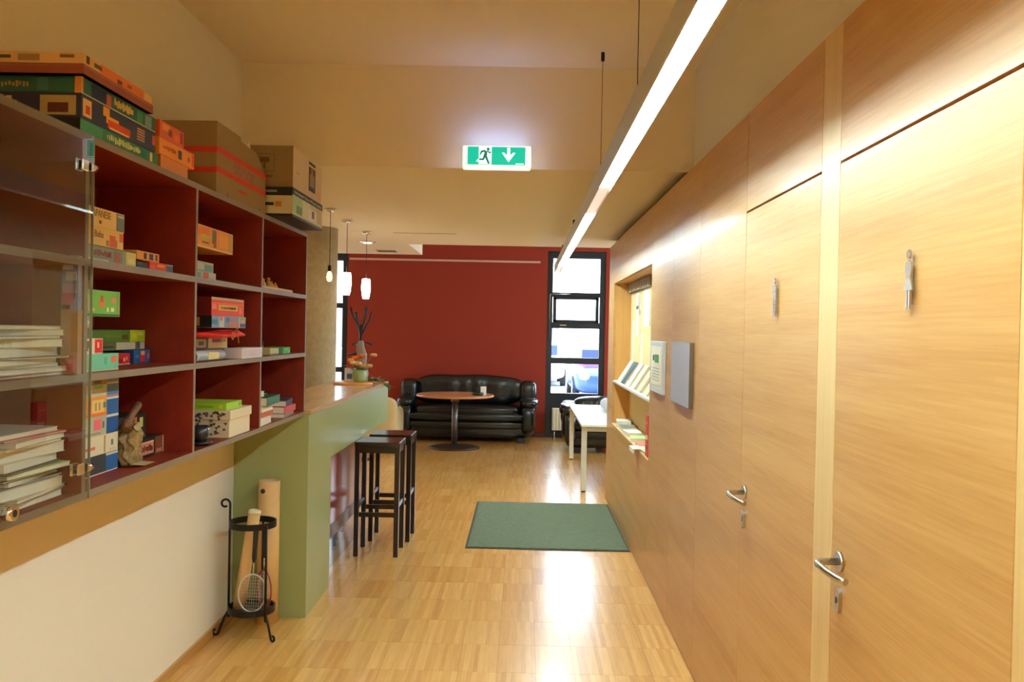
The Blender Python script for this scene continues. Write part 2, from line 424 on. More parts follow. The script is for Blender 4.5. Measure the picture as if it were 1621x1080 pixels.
# ---- doors
def door(name, y0, y1, label, figure):
    r = empty(name, (0.84, (y0 + y1) / 2, 0)); structure(r, label, 'door')
    cy = (y0 + y1) / 2; h = (y1 - y0) / 2
    b = MB(); b.box(0.0, 0.024, -h + 0.002, h - 0.003, 0.005, 2.106, M_oak, bev=0.001)
    leaf = b.build('door_leaf', r)
    # lever handle with round rosette
    hy = h - 0.072
    b = MB()
    for z, rr, t in ((1.055, 0.026, 0.010),):
        b.tube([(0.001, hy, z), (-t, hy, z)], rr, M_steel, 24)
    b.tube([(-0.008, hy, 1.055), (-0.050, hy, 1.055), (-0.062, hy - 0.006, 1.054), (-0.066, hy - 0.022, 1.052), (-0.060, hy - 0.065, 1.046),
            (-0.048, hy - 0.105, 1.040), (-0.036, hy - 0.135, 1.038)], 0.0095, M_steel, 12)
    b.build('door_handle', r)['label'] = 'brushed steel lever handle'
    b = MB(); b.prism([(hy + 0.017 * math.cos(a) , 0.955 + (0.018 if math.sin(a) > 0 else -0.018) + 0.017 * math.sin(a)) for a in [2 * PI * k / 20 for k in range(20)]], -0.010, 0.001, M_steel, 'X')
    b.prism([(hy + 0.005 * math.cos(a), 0.955 + 0.009 * math.sin(a)) for a in [2 * PI * k / 10 for k in range(10)]], -0.011, -0.009, M_black, 'X')
    b.build('keyhole_escutcheon', r)
    # metal figure
    fy = (1.925 if figure == 'w' else 2.947) - cy; f = MB()
    def disc(y, z, ry, rz, m=M_steel): f.prism([(y + ry * math.cos(a), z + rz * math.sin(a)) for a in [2 * PI * k / 16 for k in range(16)]], -0.012, -0.008, m, 'X')
    disc(fy, 1.824, 0.010, 0.010)
    if figure == 'w':
        f.prism([(fy - 0.009, 1.774), (fy + 0.009, 1.774), (fy + 0.016, 1.790), (fy + 0.013, 1.806), (fy, 1.811), (fy - 0.013, 1.806), (fy - 0.016, 1.790)], -0.012, -0.008, M_steel, 'X')
        f.prism([(fy - 0.009, 1.773), (fy + 0.009, 1.773), (fy + 0.021, 1.746), (fy - 0.021, 1.746)], -0.012, -0.008, M_steel, 'X')
        for s in (-1, 1): f.box(-0.012, -0.008, fy + s * 0.006 - 0.004, fy + s * 0.006 + 0.004, 1.705, 1.745, M_steel)
    else:
        f.box(-0.012, -0.008, fy - 0.017, fy + 0.017, 1.764, 1.811, M_steel)
        for s in (-1, 1): f.box(-0.012, -0.008, fy + s * 0.007 - 0.0055, fy + s * 0.007 + 0.0055, 1.707, 1.763, M_steel)
    f.box(-0.008, 0.0, fy - 0.004, fy + 0.004, 1.715, 1.80, M_steel)
    f.build('pictogram', r)['label'] = 'steel cut-out of a ' + ('woman in a skirt' if figure == 'w' else 'man')
    return r
door('door_1', 1.51, 2.387, 'flush oak restroom door with a steel woman figure and lever handle', 'w')
door('door_2', 2.535, 3.383, 'flush oak restroom door with a steel man figure and lever handle', 'm')

# ---- red back wall with two windows
B0, B1 = 13.75, 14.05
b = MB()
b.box(-2.75, 0.355, B0, B1, 0, 3.13, M_red); b.box(1.26, 4.25, B0, B1, 0, 3.13, M_red)
b.box(0.355, 1.26, B0, B1, 2.90, 3.13, M_red); b.box(-5.25, -4.65, B0, B1, 0, 3.13, M_red); b.box(-4.65, -2.75, B0, B1, 2.80, 3.13, M_red)
structure(b.build('wall_back'), 'dark red painted end wall behind the leather sofa', 'wall')
b = MB(); b.box(-2.75, 0.355, B0 - 0.014, B0, 0, 0.07, mat('dark_skirting', (92, 40, 26), 0.5))
structure(b.build('baseboard_back'), 'thin dark skirting at the foot of the red wall', 'baseboard')
b = MB(); b.box(-2.73, 0.24, B0 - 0.02, B0, 2.705, 2.735, mat('picture_rail', (214, 170, 150), 0.5))
structure(b.build('trim_1'), 'thin pale picture rail running high along the red wall', 'picture rail')
def window(name, x0, x1, z0, z1, rows, cols, label, low=None):
    r = empty(name, ((x0 + x1) / 2, B0 + 0.06, z0)); structure(r, label, 'window')
    ox, oy, oz = r.location
    def bx(q, a, b_, c, d, e, f, m): q.box(a - ox, b_ - ox, c - oy, d - oy, e - oz, f - oz, m, bev=0.003)
    q = MB(); ft = 0.085
    bx(q, x0, x0 + ft, B0 + 0.02, B0 + 0.12, z0, z1, M_black); bx(q, x1 - ft, x1, B0 + 0.02, B0 + 0.12, z0, z1, M_black)
    bx(q, x0 + ft, x1 - ft, B0 + 0.02, B0 + 0.12, z1 - 0.11, z1, M_black)
    zs = sorted(rows)
    if low: bx(q, x0 + ft, x1 - ft, B0 + 0.03, B0 + 0.11, z0, low, M_black)
    for a, b_ in zip(zs, zs[1:]):
        bx(q, x0 + ft, x1 - ft, B0 + 0.025, B0 + 0.115, a[1], b_[0], M_black)
    for c in cols: bx(q, c - 0.04, c + 0.04, B0 + 0.02, B0 + 0.12, zs[0][0], zs[-1][1], M_black)
    q.build('window_frame', r)
    xs = [x0 + ft] + list(cols) + [x1 - ft]
    for a, b_ in zip(xs, xs[1:]):
        for zz in zs:
            p = MB(); p.box(a - ox, b_ - ox, 0.0, 0.012, zz[0] - 0.01 - oz, zz[1] + 0.01 - oz, M_glass); p.build('pane', r)
    return r
w1 = window('window_1', 0.355, 1.26, 0.0, 2.90, [(0.69, 1.15), (1.245, 1.70), (1.795, 2.19), (2.26, 2.76)], [], 'tall black-framed window of four stacked panes in the red wall', 0.69)
q = MB(); ox, oy, oz = w1.location
for (xa, xb, za, zb) in ((0.45, 0.50, 1.795, 2.19), (1.11, 1.16, 1.795, 2.19), (0.45, 1.16, 1.795, 1.835), (0.45, 1.16, 2.15, 2.19)):
    q.box(xa - ox, xb - ox, -0.055, -0.02, za - oz, zb - oz, M_black, bev=0.003)
q.build('tilting_sash', w1)
q = MB(); q.tube([(0.40 - ox, -0.055, 1.55), (0.40 - ox, -0.055, 2.23), (0.72 - ox, -0.055, 2.235)], 0.008, M_steel, 8); q.build('opening_rod', w1)
q = MB(); q.box(0.56 - ox, 0.66 - ox, -0.06, -0.035, 1.74, 1.76, mat('brass', (190, 170, 110), 0.3, 0.9), bev=0.002); q.build('window_catch', w1)
window('window_2', -4.65, -2.75, 0.0, 2.80, [(0.12, 0.95), (1.03, 1.95), (2.03, 2.70)], [-3.7], 'black-framed window at the far end beside the round concrete column')

w3 = window('window_3', -1.65, 1.65, 0.9, 2.7, [(1.0, 2.6)], [-0.55, 0.55], 'black-framed side window of the lounge round the corner of the oak wall')  # out of view, added to let daylight into the lounge from the right
w3.location = (4.17, 11.25, 0.9); w3.rotation_euler = (0, 0, -PI / 2)
for i_, (x_, y_) in enumerate([(-0.35, -1.0), (-2.9, 6.6), (-3.4, 9.0)]):  # unseen lamps, added to warm the left wall and brighten the bar
    z_ = 3.13 if i_ == 0 else 2.555
    cl = empty('ceiling_lamp', (x_, y_, z_)); tag(cl, ['round opal ceiling lamp over the near end of the corridor', 'round opal ceiling lamp over the bar near the shelves', 'round opal ceiling lamp over the far end of the bar'][i_], 'ceiling lamp')
    b = MB(); b.lathe([(0.19, 0.0), (0.19, -0.02)], 0, 0, M_white, 32); b.build('rim', cl)
    b = MB(); b.lathe([(0.18, -0.02), (0.17, -0.05), (0.11, -0.08), (0.02, -0.09)], 0, 0, emitter('warm_opal', (1.0, 0.66, 0.34), [60.0, 14.0, 14.0][i_]), 32); b.build('opal_glass', cl)

# ---- concrete column
b = MB(); b.lathe([(0.25, 0), (0.25, 2.555)], -1.985, 8.15, M_conc, 48)
structure(b.build('pillar'), 'bare round concrete column rising behind the bar counter', 'pillar')

# ================================================================== outside
M_fac = mat('pale_facade', (206, 204, 200), 0.9, var=0.03, bscale=2)
M_win = mat('facade_glass', (104, 116, 140), 0.2)
b = MB(); b.box(-40, 40, 14.06, 60, -0.2, -0.01, mat('street_asphalt', (150, 150, 150), 0.9, var=0.1, bscale=3))
tag(b.build('street'), 'pale street outside the windows', 'street', kind='structure')
fac = empty('apartment_building', (0, 34, 0)); tag(fac, 'pale apartment building across the street seen through the tall window', 'building')
b = MB(); b.box(-30, 1.35, 0, 6, 0, 3.4, M_fac); b.box(-30, 1.55, 0, 6, 3.4, 8.5, mat('upper_facade', (226, 226, 222), 0.9, var=0.02)); b.build('wall', fac)
for k in range(12):
    for z in (0.9, 4.3):
        x = 0.75 - k * 2.3
        b = MB(); b.box(x - 0.95, x + 0.35, -0.05, 0.02, z, z + 1.5, M_win); b.box(x - 1.0, x + 0.4, -0.10, 0.0, z - 0.1, z, M_fac); b.build('window', fac)
def car(name, x, y, col, label, roof):
    r = empty(name, (x, y, -0.01)); tag(r, label, 'car', 'cars parked in the street outside')
    M = mat(name + '_paint', col, 0.25, coat=0.8); G_ = mat('dark_car_glass', (60, 74, 100), 0.08)
    b = MB(); b.soft((0, 0, 0.52), (1.74, 4.1, 0.66), M, p=5, n=12); b.soft((0, 0.25, 1.02), (1.46, 2.3, 0.78), mat(name + '_roof', roof, 0.3, coat=0.6), p=4, n=12); b.build('car_body', r)
    b = MB(); b.box(-0.62, 0.62, -0.92, -0.86, 0.92, 1.25, G_, bev=0.02); b.build('windscreen', r)
    b = MB(); b.box(-0.3, 0.3, -2.08, -2.03, 0.42, 0.53, M_white); b.build('number_plate', r)
    for sx in (-1, 1):
        b = MB(); b.ball((sx * 0.6, -1.97, 0.62), 0.12, mat('headlamp', (220, 224, 230), 0.15), sz=(1.2, 0.6, 0.7)); b.build('headlamp', r)
        for sy in (-1.25, 1.25):
            b = MB(); b.tube([(sx * 0.70, sy, 0.31), (sx * 0.86, sy, 0.31)], 0.31, mat('tyre', (24, 24, 26), 0.8), 20); b.tube([(sx * 0.80, sy, 0.31), (sx * 0.865, sy, 0.31)], 0.18, M_steel, 14); b.build('wheel', r)
    return r
car('parked_car', 2.05, 22.6, (40, 74, 150), 'blue parked car with a reddish roof outside the tall window', (190, 90, 120))
car('parked_car', 0.45, 28.5, (232, 234, 240), 'white parked car outside the tall window behind the blue one', (232, 234, 240))

# ================================================================== luminaire
lum = empty('linear_pendant_lamp', (0.3915, 4.6, 2.36)); tag(lum, 'long slim aluminium strip lamp hung on cables above the corridor', 'lamp')
M_alu = mat('aluminium_profile', (196, 200, 196), 0.5, 0.0)
b = MB()
y0, y1 = -6.1, 6.14
b.box(-0.0335, 0.0335, y0, y1, 0.022, 0.10, M_alu); b.box(-0.0335, -0.030, y0, y1, 0.0, 0.022, M_alu); b.box(0.030, 0.0335, y0, y1, 0.0, 0.022, M_alu)
b.box(-0.030, 0.030, y1 - 0.01, y1, 0.0, 0.012, M_alu)
b.build('lamp_body', lum)
for a, c, lit in ((-6.1, -3.2, 1), (-3.2, -0.12, 1), (-0.12, 0.88, 0), (0.88, 5.2, 1), (5.2, 6.13, 0)):
    b = MB(); b.box(-0.0298, 0.0298, a, c, 0.016, 0.022, emitter('tube_diffuser', (0.77, 0.98, 1.0), 100.0) if lit else emitter('dim_diffuser', (1.0, 0.62, 0.52), 0.75))  # unlit sections get a weak pink emission imitating their glow
    o = b.build('diffuser', lum)
    if not lit: o['label'] = 'dim pinkish section of the diffuser'
for y in (-6.0, -3.6, -1.4, 0.12, 2.6, 4.7):
    top = 0.77 if y + 4.6 < 5 else 0.195
    b = MB(); b.tube([(0, y, 0.10), (0, y, top - 0.03)], 0.0016, M_iron, 6); b.tube([(0, y, top - 0.045), (0, y, top)], 0.010, M_iron, 10); b.build('suspension_cable', lum)

# ---- exit sign
ex = empty('exit_sign', (-0.168, 4.90, 2.535)); tag(ex, 'lit green emergency exit sign with running man and down arrow on the header', 'exit sign')
M_hous = emitter('sign_housing', (0.90, 0.95, 1.0), 0.75)
b = MB(); b.box(-0.188, 0.188, -0.03, 0.045, 0.0, 0.125, M_hous, bev=0.008, seg=2); b.build('sign_housing', ex)
b = MB(); b.box(-0.17, 0.17, -0.01, 0.03, 0.1245, 0.1275, emitter('sign_uplight', (0.30, 0.46, 1.0), 12.0)); b.build('light_strip', ex)
for s_ in (-1, 1):
    b = MB(); b.box(s_ * 0.188 - 0.001, s_ * 0.188 + 0.001, 0.0, 0.03, 0.02, 0.11, emitter('sign_uplight', (0.36, 0.52, 1.0), 7.0)); b.build('side_light', ex)
b = MB(); b.box(-0.02, 0.02, 0.045, 0.10, 0.04, 0.09, M_white); b.build('wall_bracket', ex)
M_exg = mat('exit_green', (0, 130, 100), 0.4, emit=(0.0, 0.62, 0.42), estr=0.75); M_exw = emitter('exit_white', (0.80, 0.95, 0.90), 1.0); M_exd = mat('exit_dark_green', (0, 90, 66), 0.5, emit=(0.0, 0.25, 0.17), estr=0.6)
b = MB(); b.box(-0.160, 0.158, -0.0325, -0.030, 0.018, 0.116, M_exg); b.build('sign_face', ex)
b = MB(); F = lambda pts: b.prism(pts, -0.0345, -0.0327, M_exw, 'Y')
F([(-0.098, 0.020), (-0.028, 0.020), (-0.028, 0.115), (-0.098, 0.115)])
F([(0.058, 0.112), (0.074, 0.112), (0.074, 0.070), (0.092, 0.086), (0.103, 0.084), (0.066, 0.034), (0.029, 0.084), (0.040, 0.086), (0.058, 0.070)])
F([(0.105, 0.022), (0.150, 0.022), (0.150, 0.027), (0.105, 0.027)])
F([(-0.112, 0.034), (-0.098, 0.034), (-0.098, 0.042), (-0.104, 0.048)])
b.build('sign_symbols', ex)
b = MB(); F = lambda pts: b.prism(pts, -0.0362, -0.0348, M_exd, 'Y')
F([(-0.047 + 0.0085 * math.cos(a), 0.103 + 0.0085 * math.sin(a)) for a in [2 * PI * k / 12 for k in range(12)]])
F([(-0.066, 0.094), (-0.050, 0.092), (-0.054, 0.064), (-0.070, 0.066)])
F([(-0.086, 0.094), (-0.062, 0.099), (-0.060, 0.090), (-0.080, 0.084), (-0.088, 0.070), (-0.094, 0.073)])
F([(-0.052, 0.092), (-0.040, 0.078), (-0.030, 0.083), (-0.032, 0.090), (-0.040, 0.088), (-0.049, 0.098)])
F([(-0.068, 0.072), (-0.054, 0.068), (-0.036, 0.022), (-0.047, 0.022), (-0.060, 0.050)])
F([(-0.070, 0.074), (-0.060, 0.062), (-0.070, 0.042), (-0.095, 0.042), (-0.095, 0.051), (-0.076, 0.052)])
b.build('running_figure', ex)

# ---- pendants over the bar
def pendant(x, y, lit, label):
    r = empty('pendant_lamp', (x, y, 1.92)); tag(r, label, 'pendant lamp', 'pendant lamps over the bar counter')
    b = MB(); b.lathe([(0.045, 0.633), (0.045, 0.62), (0.01, 0.612)], 0, 0, M_chrome, 20); b.build('ceiling_canopy', r)
    b = MB(); b.tube([(0, 0, 0.20), (0, 0, 0.615)], 0.0025, M_iron, 6); b.build('cable', r)
    if lit:
        b = MB(); b.lathe([(0.028, 0.0), (0.036, 0.03), (0.044, 0.10), (0.041, 0.16), (0.036, 0.19), (0.012, 0.192)], 0, 0, emitter('lit_opal_glass', (1.0, 0.82, 0.60), 14.0), 20); b.build('lamp_shade', r)
    else:
        b = MB(); b.lathe([(0.013, 0.20), (0.014, 0.17), (0.010, 0.15)], 0, 0, M_iron, 14); b.build('lamp_holder', r)
        b = MB(); b.lathe([(0.010, 0.075), (0.020, 0.085), (0.024, 0.11), (0.018, 0.14), (0.010, 0.155)], 0, 0, emitter('warm_bulb', (1.0, 0.74, 0.42), 1.6), 14); b.build('bulb', r)
    return r
pendant(-1.505, 6.80, 0, 'small bare bulb pendant nearest the shelves, before the concrete column')
pendant(-1.515, 7.50, 1, 'lit white glass pendant against the far bright window')
pendant(-1.505, 8.38, 1, 'lit white glass pendant in front of the red wall')
sp = empty('ceiling_spotlight', (-1.66, 9.3, 2.555)); tag(sp, 'small round chrome spotlight set in the lowered ceiling', 'spotlight')
b = MB(); b.lathe([(0.085, 0.0), (0.085, -0.006), (0.05, -0.012)], 0, 0, M_chrome, 24); b.build('rim', sp)
b = MB(); b.lathe([(0.05, -0.008), (0.045, -0.02), (0.01, -0.024)], 0, 0, emitter('spot_lens', (1, 0.95, 0.85), 1.5), 20); b.build('lens', sp)
vt = empty('air_vent', (-1.62, 10.35, 2.555)); tag(vt, 'small slatted air vent in the lowered ceiling above the coat stand', 'air vent')
b = MB(); b.box(-0.13, 0.13, -0.13, 0.13, -0.005, 0, M_white); b.build('vent_frame', vt)
for k in range(6):
    b = MB(); b.box(-0.11, 0.11, -0.10 + k * 0.036, -0.085 + k * 0.036, -0.010, -0.005, mat('vent_slat', (120, 108, 84), 0.6)); b.build('slat', vt)

# ================================================================== bar counter
bc = empty('bar_counter', (-1.20, 4.96, 0)); tag(bc, 'sage green bar counter with beech top and a leg niche behind the stools', 'bar counter')
def lb(q, x0, x1, y0, y1, z0, z1, m, bev=0.0): q.box(x0 + 1.20, x1 + 1.20, y0 - 4.96, y1 - 4.96, z0, z1, m, bev=bev)
q = MB(); lb(q, -1.618, -1.20, 4.96, 5.56, 0.0, 1.145, M_green); q.build('end_block', bc)
q = MB(); lb(q, -1.24, -1.20, 5.56, 7.87, 0.825, 1.145, M_green); lb(q, -1.65, -1.24, 7.83, 7.87, 0.825, 1.145, M_green); lb(q, -1.65, -1.24, 5.56, 7.83, 0.825, 0.85, M_green); q.build('fascia', bc)
q = MB(); lb(q, -1.66, -1.197, 5.005, 7.875, 1.145, 1.172, M_ctop, 0.002); q.build('worktop', bc)
q = MB(); lb(q, -1.60, -1.285, 5.561, 7.10, 0.30, 0.825, mat('gloss_red_panel', (140, 36, 34), 0.16, coat=0.5)); q.build('recess_panel', bc)
q = MB(); lb(q, -1.60, -1.28, 5.561, 7.10, 0.21, 0.30, mat('grey_rail', (112, 98, 100), 0.35)); q.build('rail', bc)
q = MB(); lb(q, -1.60, -1.288, 5.561, 7.10, 0.0, 0.21, mat('polished_kick_plate', (190, 190, 196), 0.10, 1.0)); q.build('kick_plate', bc)

# ---- bar stools
def stool():
    r = empty('bar_stool'); s = 0.1625
    b = MB(); b.box(-s, s, -s, s, 0.787, 0.825, M_stool, bev=0.004); b.build('seat', r)
    for sx in (-1, 1):
        for sy in (-1, 1):
            b = MB(); b.box(sx * s - sx * 0.036, sx * s - sx * 0.002, sy * s - sy * 0.036, sy * s - sy * 0.002, 0, 0.788, M_stool, bev=0.002); b.build('leg', r)
    i = s - 0.036
    for a in (-1, 1):
        b = MB(); b.box(-i, i, a * (s - 0.019) - 0.010, a * (s - 0.019) + 0.010, 0.285, 0.318, M_stool, bev=0.002); b.build('stretcher', r)
        b = MB(); b.box(a * (s - 0.019) - 0.010, a * (s - 0.019) + 0.010, -i, i, 0.345, 0.375, M_stool, bev=0.002); b.build('stretcher', r)
    for a in (-1, 1):
        b = MB(); b.box(-i, i, a * (s - 0.019) - 0.009, a * (s - 0.019) + 0.009, 0.745, 0.788, M_stool); b.box(a * (s - 0.019) - 0.009, a * (s - 0.019) + 0.009, -i, i, 0.745, 0.788, M_stool); b.build('apron', r)
    return r
s1 = stool(); s1.location = (-1.032, 6.475, 0); tag(s1, 'black square bar stool nearest the camera, in front of its twin', 'bar stool', 'bar stools at the counter')
s2 = copy_tree(s1); s2.location = (-1.008, 6.945, 0); s2['label'] = 'black square bar stool standing behind the nearer one'

# ================================================================== lounge
def sofa(name, x0, x1, y0, y1, h, label, cat, cols=1):
    W, D = x1 - x0, y1 - y0; r = empty(name, ((x0 + x1) / 2, (y0 + y1) / 2, 0)); tag(r, label, cat)
    arm = 0.22 if W > 1.5 else 0.2; iw = W - 2 * arm; L = M_leather
    b = MB(); b.soft((0, 0.03, 0.19), (W - 0.10, D - 0.10, 0.26), L, p=9, n=8); b.build('base', r)
    b = MB(); b.soft((0, -D / 2 + 0.12, 0.375), (iw + 0.16, 0.24, 0.13), L, p=4, n=10); b.soft((0, -D / 2 + 0.14, 0.26), (iw + 0.16, 0.24, 0.13), L, p=4, n=10); b.build('front_roll', r)
    n = cols
    for k in range(n):
        b = MB(); cw = (iw + 0.04) / n; b.soft((-iw / 2 - 0.02 + cw * (k + 0.5), -0.04, 0.455), (cw, D * 0.78, 0.16), L, p=5, n=12); b.build('seat_cushion', r)
    def wr(P):
        t = P.x * 23; return (P.x, P.y + 0.010 * math.sin(t + 2 * math.sin(P.x * 7)) * (P.y < D / 2 - 0.2), P.z + 0.006 * math.sin(P.x * 9))
    b = MB(); b.soft((0, D / 2 - 0.17, h - 0.23), (iw + 0.10, 0.32, 0.46), L, p=3.6, n=34, fn=wr); b.build('backrest', r)
    for s in (-1, 1):
        b = MB()
        b.soft((s * (W / 2 - arm / 2), 0.0, 0.34), (arm, D - 0.06, 0.44), L, p=4.5, n=10)
        b.soft((s * (W / 2 - arm / 2 - 0.005), D / 2 - 0.24, h - 0.24), (arm + 0.03, 0.40, 0.34), L, p=4.0, n=10)
        b.soft((s * (W / 2 - arm / 2 + 0.01), -0.02, 0.57), (arm + 0.06, D - 0.16, 0.17), L, p=3.0, n=10)
        b.build('armrest', r)
        for yy in (-D / 2 + 0.10, D / 2 - 0.12):
            b = MB(); b.box(s * (W / 2 - 0.20) - 0.05, s * (W / 2 - 0.20) + 0.05, yy - 0.04, yy + 0.04, 0, 0.08, M_black); b.build('foot', r)
    return r
sofa('leather_sofa', -1.83, 0.20, 12.86, 13.70, 0.965, 'black leather three-seat sofa against the red wall behind the round table', 'sofa')
sofa('leather_armchair', 0.56, 1.66, 11.95, 12.80, 0.74, 'black leather armchair partly hidden by the white table, before the radiator', 'armchair')

tb = empty('round_table', (-0.935, 12.3, 0)); tag(tb, 'round wooden pedestal table with dark metal foot in front of the sofa', 'table')
b = MB(); b.lathe([(0.53, 0.718), (0.54, 0.722), (0.54, 0.742), (0.535, 0.747)], 0, 0, wood('round_table_top', (178, 112, 66), (206, 142, 92), 'X', 0.3), 48); b.build('table_top', tb)
b = MB(); b.tube([(0, 0, 0.035), (0, 0, 0.70)], 0.042, mat('grey_metal_post', (108, 98, 92), 0.35, 0.7), 20); b.tube([(0, 0, 0.64), (0, 0, 0.718)], 0.06, mat('grey_metal_post', (108, 98, 92), 0.35, 0.7), 20); b.build('post', tb)
b = MB(); b.lathe([(0.35, 0.0), (0.352, 0.012), (0.30, 0.026), (0.12, 0.04), (0.045, 0.055)], 0, 0, mat('dark_bronze_foot', (70, 56, 48), 0.4, 0.6), 48); b.build('foot', tb)
at = empty('ashtray', (-0.62, 12.2, 0.747)); tag(at, 'small dark tray on the round wooden table', 'tray')
b = MB(); b.lathe([(0.075, 0), (0.09, 0.03), (0.085, 0.035), (0.07, 0.012), (0.01, 0.01)], 0, 0, mat('dark_green_tray', (40, 52, 34), 0.3), 20); b.build('bowl', at)
mc = MB(); mc.box(-0.035, 0.045, -0.005, 0.0, 0, 0.115, M_paper); o = mc.build('menu_card'); o.location = (-0.55, 12.32, 0.747); o.rotation_euler = (0.0, 0.25, 0.2); tag(o, 'small white card standing behind the dark tray on the round table', 'card')
o.rotation_euler = (0, 0, 0.2)

# beige tub chair
bz = empty('tub_chair', (-2.08, 12.2, 0)); tag(bz, 'beige upholstered low chair behind the end of the counter', 'armchair')
b = MB(); b.soft((0, 0, 0.24), (0.76, 0.70, 0.36), M_beige, p=6, n=10); b.build('seat', bz)
b = MB(); b.soft((0, -0.27, 0.42), (0.80, 0.20, 0.60), M_beige, p=5, n=12); b.build('backrest', bz)
for s in (-1, 1):
    b = MB(); b.soft((s * 0.32, 0.02, 0.34), (0.18, 0.70, 0.42), M_beige, p=5, n=10); b.build('armrest', bz)
for sx in (-1, 1):
    for sy in (-1, 1):
        b = MB(); b.tube([(sx * 0.30, sy * 0.26, 0.0), (sx * 0.29, sy * 0.25, 0.08)], [0.015, 0.02], M_stool, 10); b.build('leg', bz)

# white table
wt = empty('white_table', (1.0, 10.3, 0)); tag(wt, 'long white laminate table with pale legs beyond the end of the oak wall', 'table')
b = MB(); b.box(-0.39, 0.41, -1.27, 1.22, 0.678, 0.702, M_white, bev=0.002); b.build('table_top', wt)
M_leg = mat('pale_grey_metal', (206, 204, 186), 0.4)
b = MB(); b.box(-0.34, 0.36, -1.20, -1.18, 0.625, 0.678, M_leg); b.box(-0.34, 0.36, 1.12, 1.14, 0.625, 0.678, M_leg); b.box(-0.36, -0.34, -1.2, 1.14, 0.625, 0.678, M_leg); b.box(0.36, 0.38, -1.2, 1.14, 0.625, 0.678, M_leg); b.build('apron', wt)
for sx in (-0.355, 0.375):
    for sy in (-1.19, 1.13):
        b = MB(); b.box(sx - 0.027, sx + 0.027, sy - 0.027, sy + 0.027, 0.012, 0.678, M_leg, bev=0.003); b.box(sx - 0.02, sx + 0.02, sy - 0.02, sy + 0.02, 0.0, 0.012, M_black); b.build('leg', wt)
bg_ = empty('white_bag', (1.08, 10.55, 0.702)); tag(bg_, 'white and pale blue crumpled bag lying on the white table', 'bag')
def crum(P): return (P.x + 0.012 * math.sin(P.z * 40 + P.y * 20), P.y + 0.012 * math.sin(P.x * 33), P.z + (0.010 * math.sin(P.x * 45) if P.z > 0.03 else 0))
b = MB(); b.soft((0, 0, 0.085), (0.28, 0.22, 0.17), mat('pale_plastic', (214, 224, 238), 0.4), p=2.6, n=14, fn=crum); b.build('bag_body', bg_)

# radiator
rd = empty('radiator', (0.80, 13.62, 0)); tag(rd, 'low cream panel radiator under the tall window', 'radiator')
b = MB(); b.box(-0.34, 0.34, -0.04, 0.04, 0.13, 0.47, mat('radiator_cream', (226, 220, 188), 0.4), bev=0.006)
b.build('radiator_panel', rd)
for k in range(14):
    b = MB(); x = -0.31 + k * 0.0477; b.box(x - 0.012, x + 0.012, -0.046, -0.040, 0.16, 0.44, mat('radiator_cream', (226, 220, 188), 0.4), bev=0.002); b.build('rib', rd)
for s in (-1, 1):
    b = MB(); b.tube([(s * 0.30, 0, 0.0), (s * 0.30, 0, 0.13)], 0.010, M_steel, 10); b.tube([(s * 0.30, 0, 0.0), (s * 0.30, 0, 0.012)], 0.022, M_steel, 12); b.build('leg', rd)

# floor mat
mt = empty('floor_mat', (0.212, 7.535, 0)); tag(mt, 'grey-green rectangular entrance mat lying against the oak wall', 'mat')
b = MB(); b.box(-0.622, 0.622, -0.905, 0.905, 0.0005, 0.006, mat('dark_rubber', (40, 44, 38), 0.7), bev=0.002); b.build('rubber_edge', mt)
b = MB(); b.box(-0.605, 0.605, -0.888, 0.888, 0.006, 0.011, mat('grey_green_pile', (92, 104, 80), 0.95, bump=0.9, bscale=35, var=0.28), bev=0.002); b.build('pile', mt)

# coat stand
cs = empty('coat_stand', (-2.03, 11.0, 0)); cs.scale = (0.8, 0.8, 0.98); tag(cs, 'black coat stand with branching hooks against the red wall', 'coat stand')
b = MB(); b.tube([(0, 0, 0.02), (0, 0, 1.72)], 0.024, M_black, 14); b.build('pole', cs)
b = MB(); b.lathe([(0.20, 0), (0.20, 0.012), (0.05, 0.03), (0.025, 0.06)], 0, 0, M_black, 28); b.build('base', cs)
for k in range(6):
    a = k * PI / 3 + 0.25; z = 1.58 + 0.06 * (k % 2)
    b = MB(); b.tube([(0, 0, z), (0.05 * math.cos(a), 0.05 * math.sin(a), z + 0.08), (0.13 * math.cos(a), 0.13 * math.sin(a), z + 0.20), (0.16 * math.cos(a), 0.16 * math.sin(a), z + 0.30)], [0.016, 0.014, 0.012, 0.016], M_black, 8); b.build('hook', cs)
for k in range(6):
    a = k * PI / 3; z = 1.50 - 0.14 * (k % 2)
    b = MB(); b.tube([(0, 0, z), (0.10 * math.cos(a), 0.10 * math.sin(a), z - 0.01), (0.19 * math.cos(a), 0.19 * math.sin(a), z - 0.035)], [0.014, 0.011, 0.014], M_black, 8); b.build('hook', cs)
def drape(P): return (P.x * (0.55 + 0.45 * min(1, (1.55 - P.z) / 0.6)) + 0.01 * math.sin(P.z * 30), P.y, P.z)
jk = MB(); jk.soft((0.045, -0.075, 1.13), (0.17, 0.09, 0.72), mat('grey_cloth', (150, 142, 132), 0.9, bump=0.4, bscale=25, var=0.15), p=3.5, n=14, fn=drape)
o = jk.build('hanging_jacket'); o.location = (-2.03, 10.955, 0); tag(o, 'light grey jacket hanging from the black coat stand', 'jacket')

